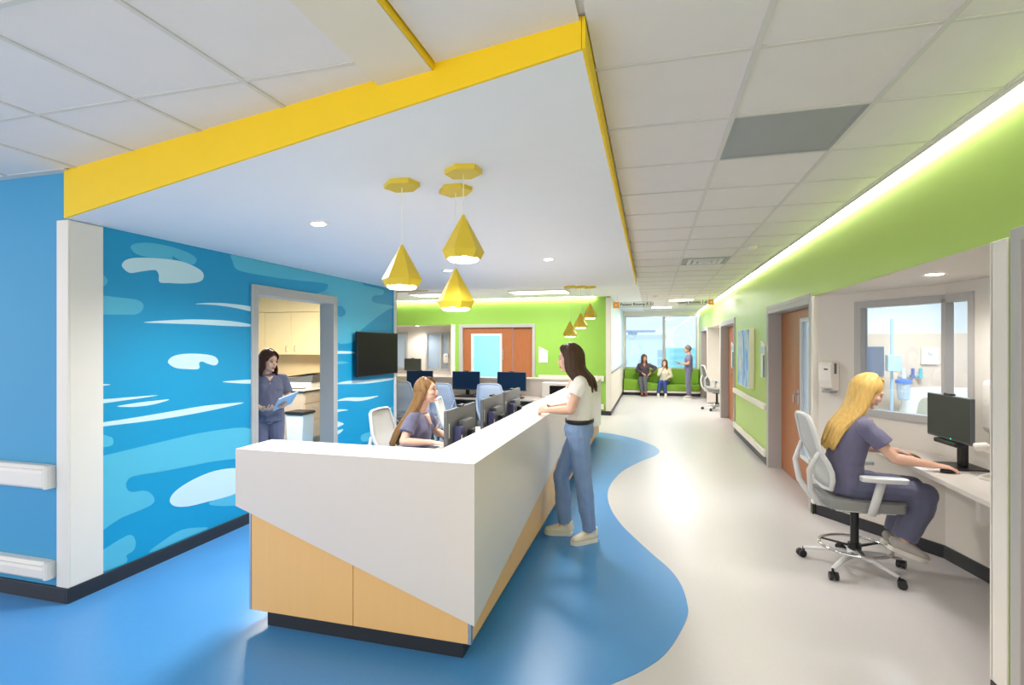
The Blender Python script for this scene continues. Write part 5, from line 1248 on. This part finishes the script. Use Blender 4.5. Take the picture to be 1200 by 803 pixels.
    for a_, f_ in (('anR', 'ftR'), ('anL', 'ftL')):
        a = V(P[a_]); fd = V(P[f_]).normalized(); lv = V((-fd.y, fd.x, 0)).normalized(); up = fd.cross(lv)
        if up.z < 0: up = -up
        def S(f, l, u): return a + fd * f + lv * l + up * (u - 0.09)
        u_ = MB().tube([S(-0.066, 0, 0.045), S(-0.055, 0, 0.055), S(-0.02, 0, 0.065), S(0.05, 0, 0.058), S(0.11, 0, 0.046), S(0.16, 0, 0.038), S(0.176, 0, 0.034)], [(0.018, 0.025), (0.034, 0.044), (0.038, 0.052), (0.042, 0.044), (0.045, 0.032), (0.036, 0.024), (0.018, 0.014)], 14, ref=lv)
        if cuff or lace_m: u_.tube([S(-0.03, 0, 0.06), S(-0.028, 0, 0.10), S(-0.026, 0, 0.125)], [(0.040, 0.042), (0.042, 0.043), (0.041, 0.042)], 14, ref=lv)
        sh_ = remeshed(u_, 'shoe', sm, r, max(0.006, vox), 2)
        ol = catmull([(-0.072, 0), (-0.055, 0.036), (0.0, 0.038), (0.09, 0.048), (0.15, 0.042), (0.186, 0.0), (0.15, -0.042), (0.09, -0.048), (0.0, -0.038), (-0.055, -0.036)], 3)
        MB().prism(ol, lambda p_, q_: tuple(S(p_, q_, 0.0)), lambda p_, q_: tuple(S(p_, q_, 0.03))).build('sole', sole_m, sh_, bevel=0.004)
        if lace_m:
            for k in range(4): MB().tube([S(0.02 + 0.025 * k, -0.036, 0.092 - 0.009 * k), S(0.027 + 0.025 * k, 0, 0.114 - 0.0115 * k), S(0.02 + 0.025 * k, 0.036, 0.092 - 0.009 * k)], 0.005, 6).build('lace', lace_m, sh_)
    return r

CLOG = mat('shoe_grey', '#B9B2AC', 0.6, var=0.04); SOLEW = mat('sole_white', '#E6E0D4', 0.6, var=0.03)
SNEAK = mat('sneaker_cream', '#E6DCC6', 0.65, var=0.05); LACE = mat('lace_peach', '#E0B896', 0.7, var=0.03)
JEANS = mat('blue_denim', '#7D97BE', 0.85, var=0.14, vscale=10, bump=0.2, bscale=120)
TSHIRT = mat('white_cotton', '#F0EBE3', 0.85, var=0.02, bump=0.15, bscale=25)

# visitor leaning on the counter
P = stand_pose(pelvis=(0.0, 0, 0.93), waist=(-0.01, 0, 1.07), chest=(-0.02, 0, 1.235), shz=1.365, shx=-0.025, head=(0.075, 0.0, 1.545), look=(1, 0.12, -0.10),
               elL=(0.04, 0.215, 1.13), wrL=(0.265, 0.07, 1.105), elR=(0.06, -0.21, 1.13), wrR=(0.265, -0.065, 1.11),
               hipR=(0, -0.085, 0.90), knR=(0.165, -0.06, 0.515), anR=(0.13, -0.05, 0.09), hipL=(-0.01, 0.085, 0.90), knL=(-0.05, 0.085, 0.50), anL=(-0.10, 0.06, 0.09), ftR=(1, 0.1, 0), ftL=(0.75, 0.6, 0))
vis = person('person', 'woman in white t-shirt and blue jeans leaning her forearms on the counter', (-0.60, 4.42, 0), PI, P, SK_LIGHT,
             (hair_mat('hair_dark_brown', '#46301F'), (-0.12, 0.0, -0.25), (0.10, 0.115), 62, 72, 'long'), TSHIRT, JEANS, (SNEAK, SOLEW, LACE), vox=0.0045, sleeve=0.50, hem=-1,
             hands=(((0.9, 0.5, 0.02), (0.0, 0.75, -0.5)), ((0.9, -0.45, 0.02), (0.0, -0.75, -0.5))), curl=0.75, cuff=-0.03, sleeve_flare=0.004)
bp_ = MB(); pe = Vector((-0.006, 0, 1.018)); n = 28
ring = [(pe.x + 0.119 * math.cos(2 * PI * k / n), 0.159 * math.sin(2 * PI * k / n), pe.z) for k in range(n + 1)]
bp_.tube(ring, [(0.018, 0.004)] * (n + 1), 8, ref=(0, 0, 1), cap=False)
be = bp_.build('belt', M_BLACK, vis, smooth=True)
MB().box(pe.x + 0.119, pe.x + 0.127, -0.02, 0.02, pe.z - 0.02, pe.z + 0.02).build('buckle', M_CHROME, be, bevel=0.003)
MB().ball((0.05 , 0.073, 1.60), (0.022, 0.004, 0.006)).build('hair_clip', M_CHROME, vis, smooth=True)

# nurse seated inside the counter
P = sit_pose(0.47, head=(0.135, 0, 1.23), look=(1, -0.03, 0.16), shz=1.0, shx=0.055, chest=(0.045, 0, 0.87), waist=(0.02, 0, 0.70),
             elR=(0.03, -0.275, 0.80), wrR=(0.285, -0.19, 0.79), elL=(0.12, 0.26, 0.80), wrL=(0.37, 0.10, 0.79))
person('person', 'nurse in purple grey scrubs with long light brown hair seated inside the counter', (-2.17, 4.45, 0), 0.0, P, SK_LIGHT,
       (hair_mat('hair_light_brown', '#8C6840'), (-0.30, -0.03, -0.50), (0.03, 0.09), 74, 72, 'long'), SCRUB, SCRUB, (CLOG, SOLEW, None), vox=0.0045, drape=0.15, locks=(1,), sleeve=0.62,
       hands=(((1, 0.15, -0.12), (0, 0, -1)), ((1, -0.3, -0.12), (0, 0, -1))), curl=0.3)

# blond nurse at the nook desk
P = sit_pose(0.555, pelvis=(-0.07, 0, 0.64), waist=(-0.07, 0, 0.79), chest=(-0.035, 0, 0.955), shz=1.10, shx=0.02, head=(0.085, 0, 1.32), look=(1, 0.0, -0.50),
             elR=(0.17, -0.225, 0.875), wrR=(0.40, -0.235, 0.845), elL=(0.14, 0.24, 0.875), wrL=(0.37, 0.22, 0.845),
             hipR=(-0.04, -0.09, 0.625), knR=(0.40, -0.105, 0.605), anR=(0.27, -0.10, 0.265), hipL=(-0.04, 0.09, 0.625), knL=(0.40, 0.10, 0.605), anL=(0.30, 0.10, 0.24), ftR=(1, -0.05, -0.33), ftL=(1, 0.05, -0.33))
person('person', 'blond nurse in purple grey scrubs typing on a drafting chair in the right nook', (1.47, 4.38, 0), 0.0, P, SK_LIGHT,
       (hair_mat('hair_blond', '#DDB56A'), (-0.265, -0.02, -0.40), (0.03, 0.09), 80, 72, 'long'), SCRUB, SCRUB2, (CLOG, SOLEW, None), vox=0.0045, drape=0.3, locks=(1,), sleeve=0.62,
       hands=(((1, -0.1, -0.10), (0, 0, -1)), ((1, 0.15, -0.10), (0, 0, -1))), curl=0.28, leg_w=0.022)

# nurse in the doorway with papers
P = stand_pose(head=(0.05, 0, 1.545), look=(1, 0.45, -0.22), elR=(0.0, -0.23, 1.11), wrR=(0.22, -0.10, 1.03), elL=(0.0, 0.23, 1.11), wrL=(0.23, 0.10, 1.05))
dn = person('person', 'nurse in grey scrubs with short dark hair standing in the mural doorway holding papers', (-4.03, 4.70, 0), -0.62, P, SK_LIGHT,
       (hair_mat('hair_dark_red', '#4A2A20'), (-0.03, 0.0, -0.15), (0.07, 0.085), 66, 56, 'long'), SCRUB2, SCRUB2, (CLOG, SOLEW, None), vox=0.0055, sleeve=0.72, scale=0.965,
       hands=(((1, 0.5, 0.05), (0, 0.3, 1)), ((0.9, -0.3, 0.1), (0, -0.5, 0.8))), curl=0.5, sleeve_flare=0.012)
sn, cs = math.sin(-0.62), math.cos(-0.62)
def wl_(x, y): return (-4.03 + 0.965 * (x * cs - y * sn), 4.70 + 0.965 * (x * sn + y * cs))
px_, py_ = wl_(0.30, 0.10)
Mp = Matrix.Rotation(-0.62, 4, 'Z') @ Matrix.Rotation(-0.55, 4, 'Y') @ Matrix.Rotation(0.35, 4, 'X')
pp = tag(MB().box(-0.13, 0.15, -0.10, 0.11, 0.0, 0.012, Mp).build('paper_stack', M_PAPER), 'stack of pale blue papers held by the nurse in the doorway', 'papers')
pp.location = (px_, py_, 1.06)

# three people by the end window
P = sit_pose(0.47, look=(1, 0.5, 0), elR=(-0.02, -0.24, 0.80), wrR=(0.20, -0.05, 0.72), elL=(-0.05, 0.36, 0.90), wrL=(0.10, 0.20, 0.74), knR=(0.36, -0.12, 0.50), anR=(0.42, -0.06, 0.09), knL=(0.40, 0.02, 0.58), anL=(0.48, 0.06, 0.13))
person('person', 'woman in dark top and grey trousers sitting on the green bench', (-0.22, 17.62, 0), -PI / 2, P, SK_TAN, (hair_mat('hair_brown', '#5A3B28'), (-0.03, 0, -0.22), (0.08, 0.09), 50, 40, 'long'),
       mat('dark_knit', '#4B4048', 0.85), mat('grey_trousers', '#5B5C62', 0.85), (mat('sandal_brown', '#8A4A3E', 0.6), M_BASE, None), vox=0.010, sleeve=1.0, sleeve_flare=0.0)
P = sit_pose(0.375, look=(1, -0.35, 0.12), elR=(0.12, -0.20, 0.72), wrR=(0.14, -0.06, 0.98), elL=(0.02, 0.23, 0.66), wrL=(0.22, 0.10, 0.62), knR=(0.36, -0.16, 0.48), anR=(0.42, -0.22, 0.09), knL=(0.40, -0.02, 0.47), anL=(0.46, 0.02, 0.09))
person('person', 'girl in cream sweater and blue jeans sitting on the green bench', (0.43, 17.62, 0), -PI / 2, P, SK_LIGHT, (hair_mat('hair_auburn', '#6B4028'), (-0.02, 0, -0.22), (0.08, 0.09), 50, 40, 'long'),
       mat('cream_knit', '#D9D2BC', 0.9), mat('dark_denim', '#34478A', 0.85), (SNEAK, SOLEW, LACE), vox=0.010, sleeve=1.0, scale=0.94, sleeve_flare=0.0, neckline=False)
P = stand_pose(look=(1, 0.1, -0.15), elR=(0.02, -0.22, 1.10), wrR=(0.24, -0.14, 1.10), elL=(0.02, 0.22, 1.10), wrL=(0.25, 0.10, 1.10))
person('person', 'nurse with short grey hair in purple scrubs standing before the bench with a tablet', (1.12, 16.75, 0), PI, P, SK_TAN, (hair_mat('hair_grey', '#6A625C'), (0, 0, 0), (0, 0), 60, 30, 'short'),
       SCRUB, SCRUB, (CLOG, SOLEW, None), vox=0.010, sleeve=0.62, scale=0.985)
tb = thing('tablet', 'dark tablet in the hands of the nurse before the bench', 'tablet', (0.78, 16.75, 1.115), 0)
Mt = Matrix.Rotation(0.35, 4, 'Y')
MB().box(-0.10, 0.10, -0.13, 0.13, 0, 0.012, Mt).build('case', M_DARK, tb, bevel=0.003)
MB().box(-0.09, 0.09, -0.12, 0.12, 0.012, 0.0135, Mt).build('screen', M_SCREEN, tb)
